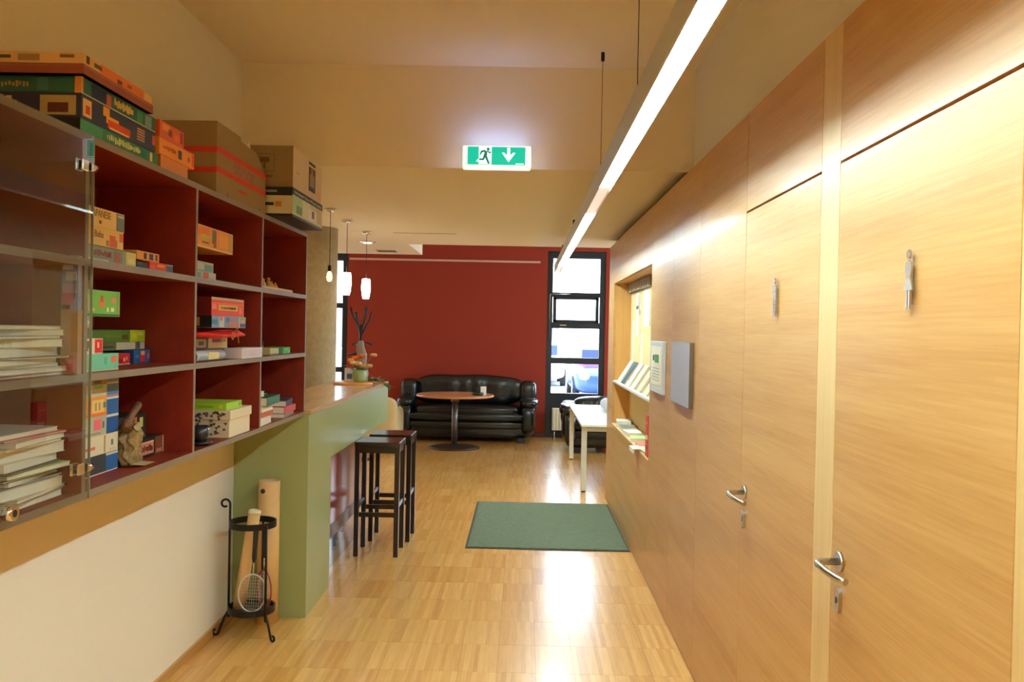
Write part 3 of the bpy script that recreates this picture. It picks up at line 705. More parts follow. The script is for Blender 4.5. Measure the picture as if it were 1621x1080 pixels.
# ================================================================== corridor things
# umbrella stand
us = empty('umbrella_stand', (-1.415, 4.66, 0)); tag(us, 'black wrought iron umbrella stand on scroll feet beside the counter', 'umbrella stand')
Rr = 0.118
b = MB(); b.ring((0, 0, 0.595), Rr, 0.004, M_iron, 40, flat=0.016); b.build('hoop', us)
b = MB(); b.ring((0, 0, 0.145), Rr, 0.004, M_iron, 40, flat=0.016); b.build('hoop', us)
b = MB(); b.lathe([(Rr - 0.004, 0.128), (Rr - 0.004, 0.134)], 0, 0, mat('drip_tray', (112, 112, 98), 0.35, 0.6), 36); b.build('drip_tray', us)
posts = [(-Rr * 0.98, -0.02), (Rr * 0.80, -Rr * 0.62), (0.02, Rr)]
for k, (x, y) in enumerate(posts):
    top = 0.70 if k == 0 else 0.60
    b = MB(); b.tube([(x, y, 0.10), (x, y, top)], 0.0065, M_iron, 8); b.build('upright', us)
    d = Vector((x, y, 0)).normalized(); P = Vector((x, y, 0))
    pts = [P + Vector((0, 0, 0.135)), P + d * 0.02 + Vector((0, 0, 0.10)), P + d * 0.045 + Vector((0, 0, 0.035))]
    c = P + d * 0.066 + Vector((0, 0, 0.0245))
    for t in range(9):
        a = PI - t * 2 * PI / 10 + 0.0
        rr_ = 0.018 * (1 - 0.05 * t)
        pts.append(c + d * (rr_ * math.cos(PI + t * 0.62)) + Vector((0, 0, rr_ * math.sin(PI + t * 0.62))))
    b = MB(); b.tube(pts, 0.0065, M_iron, 8); b.build('leg', us)
pts = []
for t in range(16):
    a = -t * 0.36; rr_ = 0.026 * (1 - 0.03 * t)
    pts.append((posts[0][0] - 0.026 + rr_ * math.cos(a), posts[0][1], 0.70 - rr_ * math.sin(a)))
b = MB(); b.tube(pts, 0.006, M_iron, 8); b.build('scroll_hook', us)

M_tube = mat('kraft_tube', (222, 184, 122), 0.7, bump=0.05, bscale=30)
ct = empty('cardboard_tube', (-1.395, 4.885, 0)); tag(ct, 'tall thick kraft cardboard tube leaning upright against the green panel', 'cardboard tube')
b = MB(); b.lathe([(0.0585, 0.0), (0.0585, 0.785), (0.052, 0.785), (0.052, 0.775)], 0, 0, M_tube, 32); b.build('tube_wall', ct)
b = MB(); b.lathe([(0.052, 0.774), (0.050, 0.777), (0.02, 0.777)], 0, 0, M_paper, 28); b.build('end_cap', ct)
b = MB(); b.ball((-0.018, -0.060, 0.735), 0.014, M_black); b.build('knob', ct)
c2 = empty('cardboard_tube', (-1.485, 4.665, 0.14)); c2.rotation_euler = (0.02, 0.155, 0); tag(c2, 'thin kraft cardboard tube with white cap leaning inside the umbrella stand', 'cardboard tube')
b = MB(); b.lathe([(0.031, 0.0), (0.031, 0.525)], 0, 0, M_tube, 24); b.build('tube_wall', c2)
b = MB(); b.lathe([(0.0325, 0.515), (0.0325, 0.53), (0.026, 0.533)], 0, 0, mat('white_plastic_cap', (236, 226, 190), 0.4), 24); b.build('end_cap', c2)

def racket(loc, rot, label, col):
    r = empty('badminton_racket', loc); r.rotation_euler = rot; tag(r, label, 'racket')
    M = mat('racket_frame_' + col, {'white': (206, 206, 196), 'red': (150, 40, 36)}[col], 0.3)
    b = MB(); n = 36; pts = [(0.070 * math.cos(2 * PI * k / n), 0, 0.105 + 0.100 * math.sin(2 * PI * k / n)) for k in range(n + 1)]
    b.tube(pts, 0.0042, M, 8, cap=False); b.build('head_frame', r)
    b = MB(); Ms = mat('racket_string', (226, 222, 206), 0.5)
    for k in range(-5, 6):
        x = k * 0.0118; h = 0.100 * math.sqrt(max(0, 1 - (x / 0.07) ** 2)); b.tube([(x, 0, 0.105 - h), (x, 0, 0.105 + h)], 0.0006, Ms, 4)
        z = k * 0.017; w_ = 0.070 * math.sqrt(max(0, 1 - (z / 0.1) ** 2)); b.tube([(-w_, 0, 0.105 + z), (w_, 0, 0.105 + z)], 0.0006, Ms, 4)
    b.build('strings', r, 'stuff')
    b = MB(); b.tube([(0, 0, 0.205), (0, 0, 0.29)], 0.0040, M_chrome, 8); b.build('shaft', r)
    b = MB(); b.tube([(0, 0, 0.27), (0, 0, 0.29), (0, 0, 0.435), (0, 0, 0.44)], [0.008, 0.012, 0.014, 0.015], M_black, 10); b.build('grip', r)
    return r
racket((-1.400, 4.60, 0.138), (0.06, 0.055, 0.15), 'white-framed badminton racket standing head down in the umbrella stand', 'white')
racket((-1.350, 4.665, 0.138), (-0.02, -0.05, -0.75), 'red-framed badminton racket behind the white one in the stand', 'red')

# wall notices beside the niche
nb = empty('notice_frame', (0.84, 5.46, 1.28)); tag(nb, 'silver wall frame holding a white notice with green print, beside the niche', 'notice')
b = MB(); b.box(-0.018, -0.001, -0.25, 0.25, 0.0, 0.316, M_alu, bev=0.002); b.build('frame', nb)
b = MB(); b.box(-0.020, -0.018, -0.19, 0.21, 0.045, 0.285, M_paper); b.build('notice_sheet', nb)
b = MB(); b.box(-0.021, -0.020, -0.10, 0.06, 0.185, 0.235, mat('green_print', (60, 150, 70), 0.6)); b.box(-0.021, -0.020, 0.08, 0.14, 0.195, 0.23, mat('dark_print', (60, 70, 70), 0.6))
for k in range(5): b.box(-0.021, -0.020, -0.13, 0.15, 0.075 + k * 0.018, 0.081 + k * 0.018, mat('grey_print', (170, 176, 160), 0.6))
b.build('print', nb)
nb = empty('blank_board', (0.84, 4.62, 1.275)); tag(nb, 'blank silver rectangular board on the oak wall, nearer than the green notice', 'board')
b = MB(); b.box(-0.022, -0.001, -0.262, 0.262, 0.0, 0.326, mat('dark_edge', (90, 76, 60), 0.5), bev=0.001); b.build('edge', nb)
b = MB(); b.box(-0.025, -0.022, -0.258, 0.258, 0.003, 0.323, mat('satin_silver', (190, 190, 192), 0.35, 0.6)); b.build('face', nb)

# niche contents
b = MB(); b.box(0.975, 0.999, 6.9, 8.28, 2.015, 2.10, mat('grey_slat_rail', (140, 132, 112), 0.6)); rail = b.build('leaflet_rail'); tag(rail, 'grey slatted rail along the top of the wall niche', 'rail')
for k in range(10):
    b = MB(); y = 6.95 + k * 0.138; b.box(0.969, 0.975, y, y + 0.10, 2.02, 2.095, mat('grey_tab', (168, 158, 134), 0.6)); b.build('tab', rail)
for k, (y, z, wy, hz, c, l) in enumerate([(7.22, 1.70, 0.36, 0.34, (238, 234, 214), 'large white sheet pinned at the near end of the niche back'),
                              (7.62, 1.48, 0.05, 0.52, (214, 206, 176), 'narrow pale strip pinned in the middle of the niche back'),
                              (7.80, 1.62, 0.17, 0.38, (240, 236, 220), 'tall white sheet pinned beside the narrow strip in the niche'),
                              (7.46, 1.36, 0.20, 0.28, (236, 226, 190), 'cream sheet pinned low behind the leaning brochures'),
                              (8.08, 1.30, 0.14, 0.46, (226, 226, 204), 'pale sheet pinned in the far corner of the niche')]):
    o = MB(); o.box(0.9965, 0.9995, y - wy / 2, y + wy / 2, z, z + hz, mat('sheet_%d' % k, c, 0.7)); o.box(0.9955, 0.9965, y - wy / 2 + 0.01, y + wy / 2 - 0.01, z + hz * 0.62, z + hz * 0.70, mat('dark_print', (60, 70, 70), 0.6)) if k in (1, 2) else None
    o.box(0.9958, 0.9965, y - wy / 2 + 0.02, y + wy / 2 - 0.02, z + 0.03, z + 0.034, mat('grey_print', (170, 176, 160), 0.6))
    tag(o.build('pinned_sheet'), l, 'paper sheet', 'sheets pinned in the niche')
bro = [(8.02, (226, 226, 206), 'pale brochure leaning farthest away on the niche shelf'), (7.72, (52, 100, 116), 'teal brochure leaning on the white niche shelf'),
       (7.36, (236, 232, 206), 'cream brochure leaning just before the teal one'), (7.02, (222, 220, 190), 'pale green-grey brochure leaning mid shelf in the niche'),
       (6.66, (206, 200, 168), 'grey-edged brochure leaning on the niche shelf, second from the near end'), (6.30, (228, 216, 178), 'cream brochure leaning nearest the camera on the niche shelf')]
for y, c, l in bro:
    r = empty('brochure', (0.865, y, 1.2035)); r.rotation_euler = (0, math.radians(32), 0); tag(r, l, 'brochure', 'brochures leaning on the niche shelf')
    b = MB(); b.box(0.0, 0.004, -0.105, 0.105, 0.004, 0.225, mat('cover%d%d' % (c[0], c[2]), c, 0.4)); b.build('cover', r)
    b = MB(); b.box(0.0042, 0.012, -0.103, 0.103, 0.004, 0.222, M_paper); b.build('pages', r)
for k, (y, c, l, hh) in enumerate([(8.0, (196, 206, 200), 'grey-green booklet lying at the far end of the lower niche shelf', 0.05), (7.66, (120, 128, 120), 'grey booklet lying on the lower niche shelf', 0.035),
                       (7.30, (230, 232, 214), 'white booklet lying on the lower niche shelf', 0.03), (6.94, (190, 206, 140), 'light green booklet lying on the lower niche shelf', 0.025),
                       (6.56, (214, 130, 96), 'salmon booklet lying on the lower niche shelf', 0.02), (6.24, (206, 220, 150), 'pale lime leaflet lying nearest on the lower niche shelf', 0.012)]):
    r = empty('booklet', (0.922, y, 0.8035), 0.1 * (k % 3 - 1)); tag(r, l, 'booklet', 'booklets on the lower niche shelf')
    b = MB(); b.box(-0.066, 0.064, -0.12, 0.12, 0.0, hh, M_paper); b.build('pages', r)
    b = MB(); b.box(-0.068, 0.066, -0.122, 0.122, hh, hh + 0.002, mat('booklet_cover_%d' % k, c, 0.5)); b.build('cover', r)
r = empty('red_carton', (0.885, 6.02, 0.8035)); tag(r, 'upright red and white carton at the near end of the lower niche shelf', 'carton')
b = MB(); b.box(-0.035, 0.035, -0.06, 0.06, 0, 0.285, mat('red_carton_board', (206, 36, 26), 0.45), bev=0.002); b.build('carton_body', r)
b = MB(); b.box(-0.0365, -0.035, -0.055, 0.03, 0.12, 0.15, M_paper); b.box(-0.0365, -0.035, -0.03, 0.055, 0.055, 0.075, mat('dark_red_print', (120, 16, 18), 0.5)); b.box(-0.0365, -0.035, -0.05, 0.05, 0.225, 0.235, mat('orange_print', (236, 120, 90), 0.5))
b.box(-0.03, 0.03, -0.0615, -0.06, 0.13, 0.16, M_paper); b.build('print', r)
r = MB(); r.box(0.80, 0.95, 6.28, 6.48, 0.8035 + 0.016, 0.8035 + 0.018, M_paper); r.box(0.79, 0.80, 6.28, 6.48, 0.79, 0.8215, M_paper)
o = r.build('loose_leaflet'); tag(o, 'white loose leaflet hanging over the edge of the lower niche shelf', 'leaflet')
# ================================================================== wall cabinet
CX0, CX1 = -1.618, -1.235
wc = empty('wall_cabinet', (CX1, 2.9, 1.139)); tag(wc, 'long red-brown open wall cabinet full of board games on the left wall', 'wall cabinet')
def cb(q, x0, x1, y0, y1, z0, z1, m, bev=0.0): q.box(x0 - CX1, x1 - CX1, y0 - 2.9, y1 - 2.9, z0 - 1.139, z1 - 1.139, m, bev=bev)
T = 0.022
DIV = [0.80, 1.635, 2.468, 3.302, 4.140, 4.984]
def board(name, y0, y1, z0, z1):
    q = MB(); cb(q, CX0, CX1 - 0.0015, y0, y1, z0, z1, M_cab); cb(q, CX1 - 0.0015, CX1, y0, y1, z0, z1, M_edge); return q.build(name, wc)
board('top_board', DIV[0], 5.004, 2.150, 2.172)
board('bottom_board', DIV[0], 5.004, 1.139, 1.161)
for k, y in enumerate(DIV): board('side_panel' if k in (0, 5) else 'divider', y, y + 0.019, 1.1612, 2.1498)
for a, c in zip(DIV, DIV[1:]):
    for z in (1.485, 1.811): board('shelf', a + 0.0192, c - 0.0002, z - 0.011, z + 0.011)
q = MB(); cb(q, CX0, CX0 + 0.006, DIV[0], 5.0, 1.1612, 2.1498, M_cab); q.build('back_panel', wc)
M_dglass = glass('cabinet_glass', (0.93, 0.95, 0.94), 1.7, 1.5)
q = MB(); cb(q, -1.227, -1.221, 1.64, 2.484, 1.144, 2.168, M_dglass); gd = q.build('glass_door', wc)
gd['label'] = 'clear glass door'
q = MB(); cb(q, -1.2275, -1.2205, 2.484, 2.4865, 1.144, 2.168, mat('glass_edge', (150, 160, 140), 0.2, spec=0.8)); q.build('polished_edge', gd)
for z in (2.075, 1.235):
    q = MB()
    cb(q, -1.221, -1.212, 2.405, 2.440, z - 0.016, z + 0.016, M_chrome, 0.003); cb(q, -1.236, -1.2275, 2.400, 2.44, z - 0.018, z + 0.018, M_chrome, 0.003)
    q.tube([(-1.216 - CX1, 2.450 - 2.9, z - 1.139), (-1.216 - CX1, 2.478 - 2.9, z - 1.139)], 0.012, M_chrome, 14)
    cb(q, -1.26, -1.2275, 2.45, 2.468, z - 0.01, z + 0.01, M_chrome, 0.002)
    q.build('hinge', gd)
q = MB(); q.tube([(-1.221 - CX1, 2.075 - 2.9, 1.185 - 1.139), (-1.196 - CX1, 2.075 - 2.9, 1.185 - 1.139)], 0.018, M_chrome, 18); q.tube([(-1.1965 - CX1, 2.075 - 2.9, 1.185 - 1.139), (-1.1955 - CX1, 2.075 - 2.9, 1.185 - 1.139)], 0.009, M_black, 14); q.build('knob', gd)

# ================================================================== boxes
def P(rgb, r=0.6): return mat('print', rgb, r, var=0.03, spec=0.3)
def carton(name, label, cat, group, xf, dep, y0, y1, z0, z1, col, prints=(), ends=(), side=None, lid=True, rough=0.6, rot=0.0, texts=(), lift=0.28):
    """a cardboard box whose long face is turned to the corridor; prints are flat printed fields (u0,u1,v0,v1,rgb)"""
    w_, h_ = y1 - y0, z1 - z0
    r = empty(name, (xf - dep / 2, (y0 + y1) / 2, z0), rot); tag(r, label, cat, group)
    body = mat('board', side or col, rough, var=0.03); M = mat('board', col, rough, var=0.03)
    d = 0.0012
    if lid:
        b = MB(); b.box(-dep / 2 + d, dep / 2 - d, -w_ / 2 + d, w_ / 2 - d, 0, h_ - d, body); b.build('tray', r)
        b = MB(); b.box(-dep / 2, dep / 2, -w_ / 2, w_ / 2, h_ * lift, h_, M, bev=0.0006); top = b.build('lid', r)
    else:
        b = MB(); b.box(-dep / 2, dep / 2, -w_ / 2, w_ / 2, 0, h_, M, bev=0.0006); top = b.build('box_body', r)
    if prints or ends:
        b = MB()
        for k, (u0, u1, v0, v1, c) in enumerate(prints):
            b.box(dep / 2 - 0.0005, dep / 2 + 0.0003 + 0.00008 * k, -w_ / 2 + u0 * w_, -w_ / 2 + u1 * w_, v0 * h_, v1 * h_, P(c))
        for k, (u0, u1, v0, v1, c) in enumerate(ends):
            b.box(-dep / 2 + u0 * dep, -dep / 2 + u1 * dep, -w_ / 2 - 0.0003 - 0.00008 * k, -w_ / 2 + 0.0005, v0 * h_, v1 * h_, P(c))
        b.build('printed_design', r)  # some end fields hold the shade of the end face in their colour
    for s, u, v, size, c, st in texts:
        text(s, (dep / 2 + 0.0006 + 0.00008 * len(prints), -w_ / 2 + u * w_, v * h_), size, P(c), r, RX, stretch=st)
    return r
GT = 'games stacked on top of the cabinet'
def squig(n, u0, u1, v0, v1, c, seed=0):
    """a row of small marks standing for lettering too small to read"""
    rr = random.Random(seed); out = []; st = (u1 - u0) / n / 2
    for i in range(n * 2):
        a = u0 + i * st; h = (v1 - v0)
        out.append((a + st * 0.15, a + st * (0.55 + 0.3 * rr.random()), v0 + h * 0.30 * rr.random(), v1 - h * 0.35 * rr.random(), c))
    return out
ZT = 2.1722
# stack A over the glass door
carton('game_box', 'green game box with pale lettering at the bottom of the stack above the glass door', 'board game', GT, -1.238, 0.36, 2.437, 2.955, ZT, 2.208, (44, 120, 92),
       [(0.0, 0.25, 0.1, 0.9, (70, 150, 110)), (0.74, 0.82, 0.2, 0.8, (30, 110, 80)), (0.88, 0.915, 0.1, 0.9, (232, 214, 130))] + squig(9, 0.30, 0.74, 0.18, 0.82, (206, 214, 150), 1), side=(30, 30, 26), ends=[(0, 1, 0, 1, (24, 24, 20))], lid=False)  # near end coloured almost black: the shade on it, not print
carton('game_box', 'navy game box with orange picture and red corner badge, above the green one', 'board game', GT, -1.236, 0.36, 2.437, 2.928, 2.2082, 2.276, (34, 36, 62),
       [(0.02, 0.12, 0.12, 0.85, (226, 188, 130)), (0.05, 0.10, 0.25, 0.6, (190, 70, 30)), (0.26, 0.34, 0.55, 0.95, (236, 170, 60)), (0.30, 0.46, 0.30, 0.62, (240, 176, 60)), (0.32, 0.62, 0.12, 0.48, (214, 74, 34)), (0.34, 0.60, 0.10, 0.18, (246, 206, 110)), (0.95, 0.995, 0.35, 0.80, (226, 74, 110))] + [(0.72, 0.83, 0.25 + 0.12 * k, 0.31 + 0.12 * k, (206, 150, 120)) for k in range(5)],
       ends=[(0.68, 0.96, 0.1, 0.9, (170, 150, 100)), (0.74, 0.90, 0.2, 0.6, (90, 40, 30)), (0.32, 0.5, 0.5, 0.66, (200, 170, 130)), (0.42, 0.46, 0.5, 0.85, (200, 170, 130))], side=(20, 22, 34), lid=False)
carton('game_box', 'green and blue game box with gold lettering, above the navy one', 'board game', GT, -1.236, 0.36, 2.437, 2.926, 2.2762, 2.322, (36, 92, 74),
       [(0.0, 0.02, 0, 1, (214, 150, 80)), (0.12, 0.30, 0.1, 0.9, (30, 40, 66)), (0.30, 0.36, 0.1, 0.8, (180, 90, 60)), (0.72, 0.80, 0.1, 0.9, (60, 140, 90)), (0.84, 0.94, 0.1, 0.9, (120, 150, 160)), (0.0, 1, 0.0, 0.05, (220, 220, 200))] + squig(7, 0.40, 0.66, 0.2, 0.85, (222, 190, 110), 2),
       ends=squig(8, 0.15, 0.60, 0.3, 0.7, (176, 140, 60), 3) + [(0.66, 0.74, 0.1, 0.9, (60, 110, 100)), (0.95, 1.0, 0, 1, (206, 140, 70))], side=(26, 70, 58), lid=False)
carton('game_box', 'wide flat red-brown game box jutting out near the top of the stack', 'board game', GT, -1.218, 0.40, 2.412, 2.866, 2.3222, 2.350, (140, 66, 48), [(0, 1, 0.75, 0.85, (186, 110, 90))], ends=[(0, 1, 0.75, 0.85, (160, 90, 66))], lift=0.0)
carton('game_box', 'cream and orange illustrated game box on the very top of the stack', 'board game', GT, -1.220, 0.40, 2.412, 2.864, 2.3502, 2.380, (206, 170, 110),
       [(0.22, 0.85, 0.05, 0.95, (214, 120, 56)), (0.04, 0.08, 0.2, 0.9, (80, 56, 30)), (0.14, 0.24, 0.3, 0.7, (100, 80, 50)), (0.45, 0.52, 0.1, 0.5, (120, 60, 40)), (0.88, 0.98, 0.2, 0.8, (226, 180, 110)), (0.6, 0.66, 0.3, 0.6, (150, 80, 40))],
       ends=[(0.55, 0.7, 0.2, 0.8, (150, 120, 76)), (0.1, 0.3, 0.1, 0.5, (220, 190, 140)), (0.3, 0.5, 0.4, 0.7, (90, 70, 40)), (0.84, 0.94, 0.5, 0.8, (120, 84, 50))], lid=False)
# orange pair
GO = 'orange games beside the big stack'
carton('game_box', 'tan-orange game box at the bottom beside the green and navy stack', 'board game', GO, -1.240, 0.30, 2.985, 3.225, ZT, 2.216, (206, 132, 56), lid=False)
carton('game_box', 'bright orange game box with a black figure printed on it', 'board game', GO, -1.235, 0.32, 2.960, 3.272, 2.2162, 2.273, (232, 150, 40),
       [(0.0, 1, 0.93, 1.0, (206, 110, 40)), (0.52, 0.62, 0.2, 0.75, (80, 50, 20)), (0.93, 1.0, 0.1, 0.9, (214, 90, 40)), (0.8, 0.86, 0.3, 0.6, (190, 70, 30))] + squig(6, 0.1, 0.45, 0.35, 0.65, (190, 90, 30), 5), lid=False)
carton('game_box', 'red-orange illustrated game box on top of the bright orange one', 'board game', GO, -1.237, 0.30, 2.965, 3.175, 2.2732, 2.330, (216, 92, 50),
       [(0.1, 0.4, 0.5, 0.9, (236, 150, 70)), (0.35, 0.5, 0.3, 0.7, (110, 60, 40)), (0.6, 0.8, 0.2, 0.6, (226, 120, 60)), (0.85, 0.95, 0.2, 0.9, (170, 40, 40))], lid=False)
# cardboard boxes
GC = 'cardboard boxes on top of the cabinet'
r = empty('cardboard_box', (-1.375, 3.86, ZT)); tag(r, 'open brown cardboard box with two red stripes on top of the cabinet', 'cardboard box', GC)
hw, hd, H = 0.335, 0.135, 0.285; cth = 0.005
M_rs = mat('red_stripe', (196, 52, 48), 0.8); M_cd = mat('cardboard_inside', (118, 86, 52), 0.9)
b = MB()
b.box(-hd, hd, -hw, hw, 0, cth, M_card); b.box(-hd, -hd + cth, -hw, hw, cth, 0.25, M_card); b.box(-hd + cth, hd - cth, -hw, -hw + cth, cth, H, M_card); b.box(-hd + cth, hd - cth, hw - cth, hw, cth, 0.19, M_card)
b.prism([(-hw, cth), (hw, cth), (hw, 0.19), (0.20, 0.250), (0.18, 0.262), (-0.035, 0.266), (-0.040, 0.284), (-0.225, 0.285), (-0.227, 0.215), (-0.268, 0.215), (-0.27, 0.285), (-hw, 0.285)], hd - cth, hd, M_card, 'X'); b.build('box_body', r)
b = MB(); b.box(hd - 0.001, hd + 0.0005, -0.266, -0.229, 0.205, 0.284, M_card); b.build('torn_strip', r)
b = MB()
for z in (0.165, 0.085):
    b.box(hd, hd + 0.0006, -hw, hw, z, z + 0.022, M_rs); b.box(-hd * 0.5, hd, -hw - 0.0006, -hw, z - 0.004, z + 0.018, M_rs)
for i in range(8):
    u = -0.12 + i * 0.036; b.box(hd, hd + 0.0006, u, u + 0.010, 0.112, 0.160, mat('faded_print', (150, 84, 96), 0.8)); b.box(hd, hd + 0.0006, u + 0.010, u + 0.026, 0.112 + 0.03 * (i % 2), 0.124 + 0.03 * (i % 2), mat('faded_print', (150, 84, 96), 0.8))
b.box(hd, hd + 0.0006, -0.05, 0.05, 0.045, 0.055, M_rs)
b.build('printed_stripes', r)
for u in (-0.20, 0.25):
    b = MB(); b.prism([(u - 0.008, 0.0), (u + 0.008, 0.0), (u, 0.022)], hd, hd + 0.0006, M_black, 'X'); b.build('staple_mark', r)
b = MB(); b.prism([(3.955, 2.30), (4.055, 2.30), (4.05, 2.425), (4.0, 2.478), (3.95, 2.438)], -1.275, -1.272, M_paper, 'X'); b.build('paper_tip', None)
o = bpy.data.objects['paper_tip']; recentre(o, (-1.273, 4.0, 2.30)); tag(o, 'pointed white paper sticking up out of the striped cardboard box', 'paper')
o.location = (-1.262, 4.0, 2.30)
carton('game_box', 'low cream and green printed carton under the second cardboard box', 'carton', GC, -1.122, 0.30, 4.238, 4.862, ZT + 0.012, 2.312, (206, 204, 176),
       [(0, 1, 0.74, 1.0, (44, 46, 50)), (0.0, 0.30, 0.08, 0.72, (170, 206, 176)), (0.3, 0.55, 0.08, 0.72, (214, 226, 214)), (0.12, 0.3, 0.1, 0.4, (110, 160, 120)), (0.5, 0.9, 0.08, 0.55, (230, 236, 240)), (0.62, 0.70, 0.2, 0.5, (120, 110, 100)), (0.8, 0.97, 0.1, 0.7, (200, 190, 160))] + squig(12, 0.05, 0.95, 0.80, 0.92, (190, 190, 180), 6),
       ends=[(0, 1, 0.68, 1.0, (34, 38, 44)), (0.1, 0.7, 0.30, 0.42, (50, 54, 70)), (0.72, 0.82, 0.26, 0.46, (190, 130, 60)), (0.2, 0.75, 0.80, 0.88, (150, 150, 146))], side=(34, 34, 34), lid=False)
r = MB(); r.box(-0.15, 0.15, -0.312, 0.312, 0, 0.0115, mat('black_board', (22, 22, 24), 0.5)); o = r.build('black_tray'); o.location = (-1.272, 4.55, ZT); tag(o, 'flat black board under the cream and green carton', 'board', GC)
r = carton('cardboard_box', 'tall brown cardboard box with recycling mark, at the far end of the cabinet top', 'cardboard box', GC, -1.125, 0.29, 4.250, 4.845, 2.3124, 2.512, (206, 188, 152),
       [(0.52, 0.76, 0.18, 0.80, (44, 42, 40)), (0.56, 0.72, 0.30, 0.62, (150, 120, 96)), (0.60, 0.68, 0.62, 0.78, (180, 80, 50)), (0.52, 0.76, 0.86, 0.93, (44, 42, 40)), (0.1, 0.2, 0.4, 0.42, (180, 90, 80)), (0.85, 0.95, 0.1, 0.3, (222, 170, 130))],
       ends=[(0.36, 0.365, 0.38, 0.8, (100, 76, 48)), (0.685, 0.69, 0.38, 0.8, (100, 76, 48)), (0.36, 0.69, 0.795, 0.80, (100, 76, 48)), (0.36, 0.69, 0.38, 0.385, (100, 76, 48)), (0.45, 0.60, 0.62, 0.72, (104, 88, 58)), (0.51, 0.54, 0.45, 0.64, (104, 88, 58)), (0.38, 0.66, 0.24, 0.28, (110, 90, 60))], side=(156, 120, 74), lid=False)
b = MB(); b.box(-0.145, 0.145, -0.2978, -0.2970, 0.0, 0.2, M_card); b.build('end_board', r)
b = MB()
for bx in ((-0.04, 0.055, 0.076, 0.078), (-0.04, 0.055, 0.158, 0.160), (-0.04, -0.038, 0.078, 0.158), (0.053, 0.055, 0.078, 0.158), (-0.015, 0.03, 0.118, 0.142), (0.004, 0.010, 0.09, 0.12), (-0.03, 0.045, 0.05, 0.056)):
    b.box(bx[0], bx[1], -0.2986, -0.2978, bx[2], bx[3], mat('brown_print', (98, 76, 46), 0.8))
b.build('recycling_mark', r)

# ---- bay 1, top shelf
G1 = 'games on the top shelf of the first open bay'
z = 1.8225
carton('game_box', 'grey-green game box with red lettering under the yellow ones on the top shelf', 'board game', G1, -1.265, 0.28, 2.497, 2.79, z, 1.868, (128, 150, 138), [(0.72, 0.86, 0.1, 0.8, (176, 110, 80)), (0.0, 0.6, 0.05, 0.2, (190, 206, 190)), (0.9, 1, 0.05, 0.95, (150, 170, 140))] + squig(6, 0.28, 0.66, 0.35, 0.8, (150, 60, 56), 7), lid=False)
carton('game_box', 'yellow game box with a red lantern drawing on the top shelf', 'board game', G1, -1.265, 0.28, 2.50, 2.77, 1.8682, 1.925, (226, 196, 112), [(0.66, 0.80, 0.08, 0.7, (206, 90, 50)), (0.58, 0.64, 0.1, 0.4, (150, 120, 80)), (0.80, 0.84, 0.1, 0.5, (150, 130, 70)), (0.90, 0.99, 0.45, 0.9, (224, 100, 60)), (0.1, 1, 0.0, 0.04, (130, 100, 50))], texts=[('Baba', 0.40, 0.62, 0.028, (110, 90, 60), 1.1)], lid=False)
carton('game_box', 'yellow game box lettered JAPANESE with a blue end field on the top shelf', 'board game', G1, -1.265, 0.28, 2.50, 2.775, 1.9252, 1.982, (232, 204, 128), [(0.80, 1.0, 0.02, 0.95, (112, 130, 140)), (0.83, 0.98, 0.75, 0.88, (190, 196, 190)), (0.40, 0.45, 0.18, 0.36, (110, 96, 60))], texts=[('JAPANESE', 0.44, 0.68, 0.030, (120, 100, 66), 0.95)], lid=False)
carton('small_box', 'pale yellow-green small box right of the yellow games', 'small box', G1, -1.265, 0.09, 2.792, 2.862, z, 1.872, (214, 214, 120), [(0.2, 0.8, 0.2, 0.5, (236, 230, 170)), (0, 1, 0.92, 1, (90, 100, 60))], lid=False)
carton('card_game', 'small black card game box at the right of the top shelf', 'card game', G1, -1.265, 0.09, 2.867, 2.957, z, 1.845, (30, 34, 36), [(0.1, 0.5, 0.6, 0.85, (70, 80, 80))], lid=False)
carton('card_game', 'small bright red card game box on the top shelf', 'card game', G1, -1.262, 0.09, 2.960, 3.100, z, 1.852, (228, 66, 30), [(0.45, 0.9, 0.5, 0.8, (246, 150, 70)), (0.05, 0.3, 0.2, 0.6, (240, 100, 60))], lid=False)
carton('card_game', 'small dark blue box beside the red card game', 'card game', G1, -1.265, 0.08, 3.103, 3.165, z, 1.852, (40, 66, 84), [(0, 1, 0.85, 1, (140, 156, 160))], lid=False)
carton('card_game', 'orange card game box with black pictures lying on the black and red ones', 'card game', G1, -1.268, 0.09, 2.875, 3.052, 1.8525, 1.882, (236, 168, 48), [(0.30, 0.42, 0.15, 0.85, (60, 36, 20)), (0.54, 0.72, 0.15, 0.85, (46, 50, 90)), (0.82, 0.92, 0.15, 0.85, (110, 60, 30))], lid=False)
b = bpy.data.objects
# ---- bay 1, middle shelf
G2 = 'games on the middle shelf of the first open bay'
z = 1.4965
carton('game_box', 'mint green box with an orange dot on the middle shelf', 'board game', G2, -1.262, 0.26, 2.50, 2.742, z, 1.548, (112, 204, 168), [(0.80, 0.94, 0.45, 0.85, (222, 120, 90)), (0.0, 1, 0.0, 0.10, (180, 200, 150)), (0.62, 0.63, 0.4, 0.8, (80, 150, 120)), (0.66, 0.67, 0.35, 0.8, (80, 150, 120))], lid=False)
carton('game_box', 'cream game box with a red figure lying on the mint green box', 'board game', G2, -1.268, 0.22, 2.505, 2.65, 1.5482, 1.594, (236, 226, 200), [(0.66, 0.98, 0.08, 0.95, (222, 36, 30)), (0.76, 0.84, 0.4, 0.75, (250, 200, 180)), (0.24, 0.44, 0.4, 0.85, (70, 80, 60)), (0.30, 0.38, 0.2, 0.5, (70, 80, 60))], lid=False)
carton('small_box', 'dark teal box above the cream game with the red figure', 'small box', G2, -1.270, 0.20, 2.50, 2.588, 1.5942, 1.626, (34, 60, 64), lid=False)
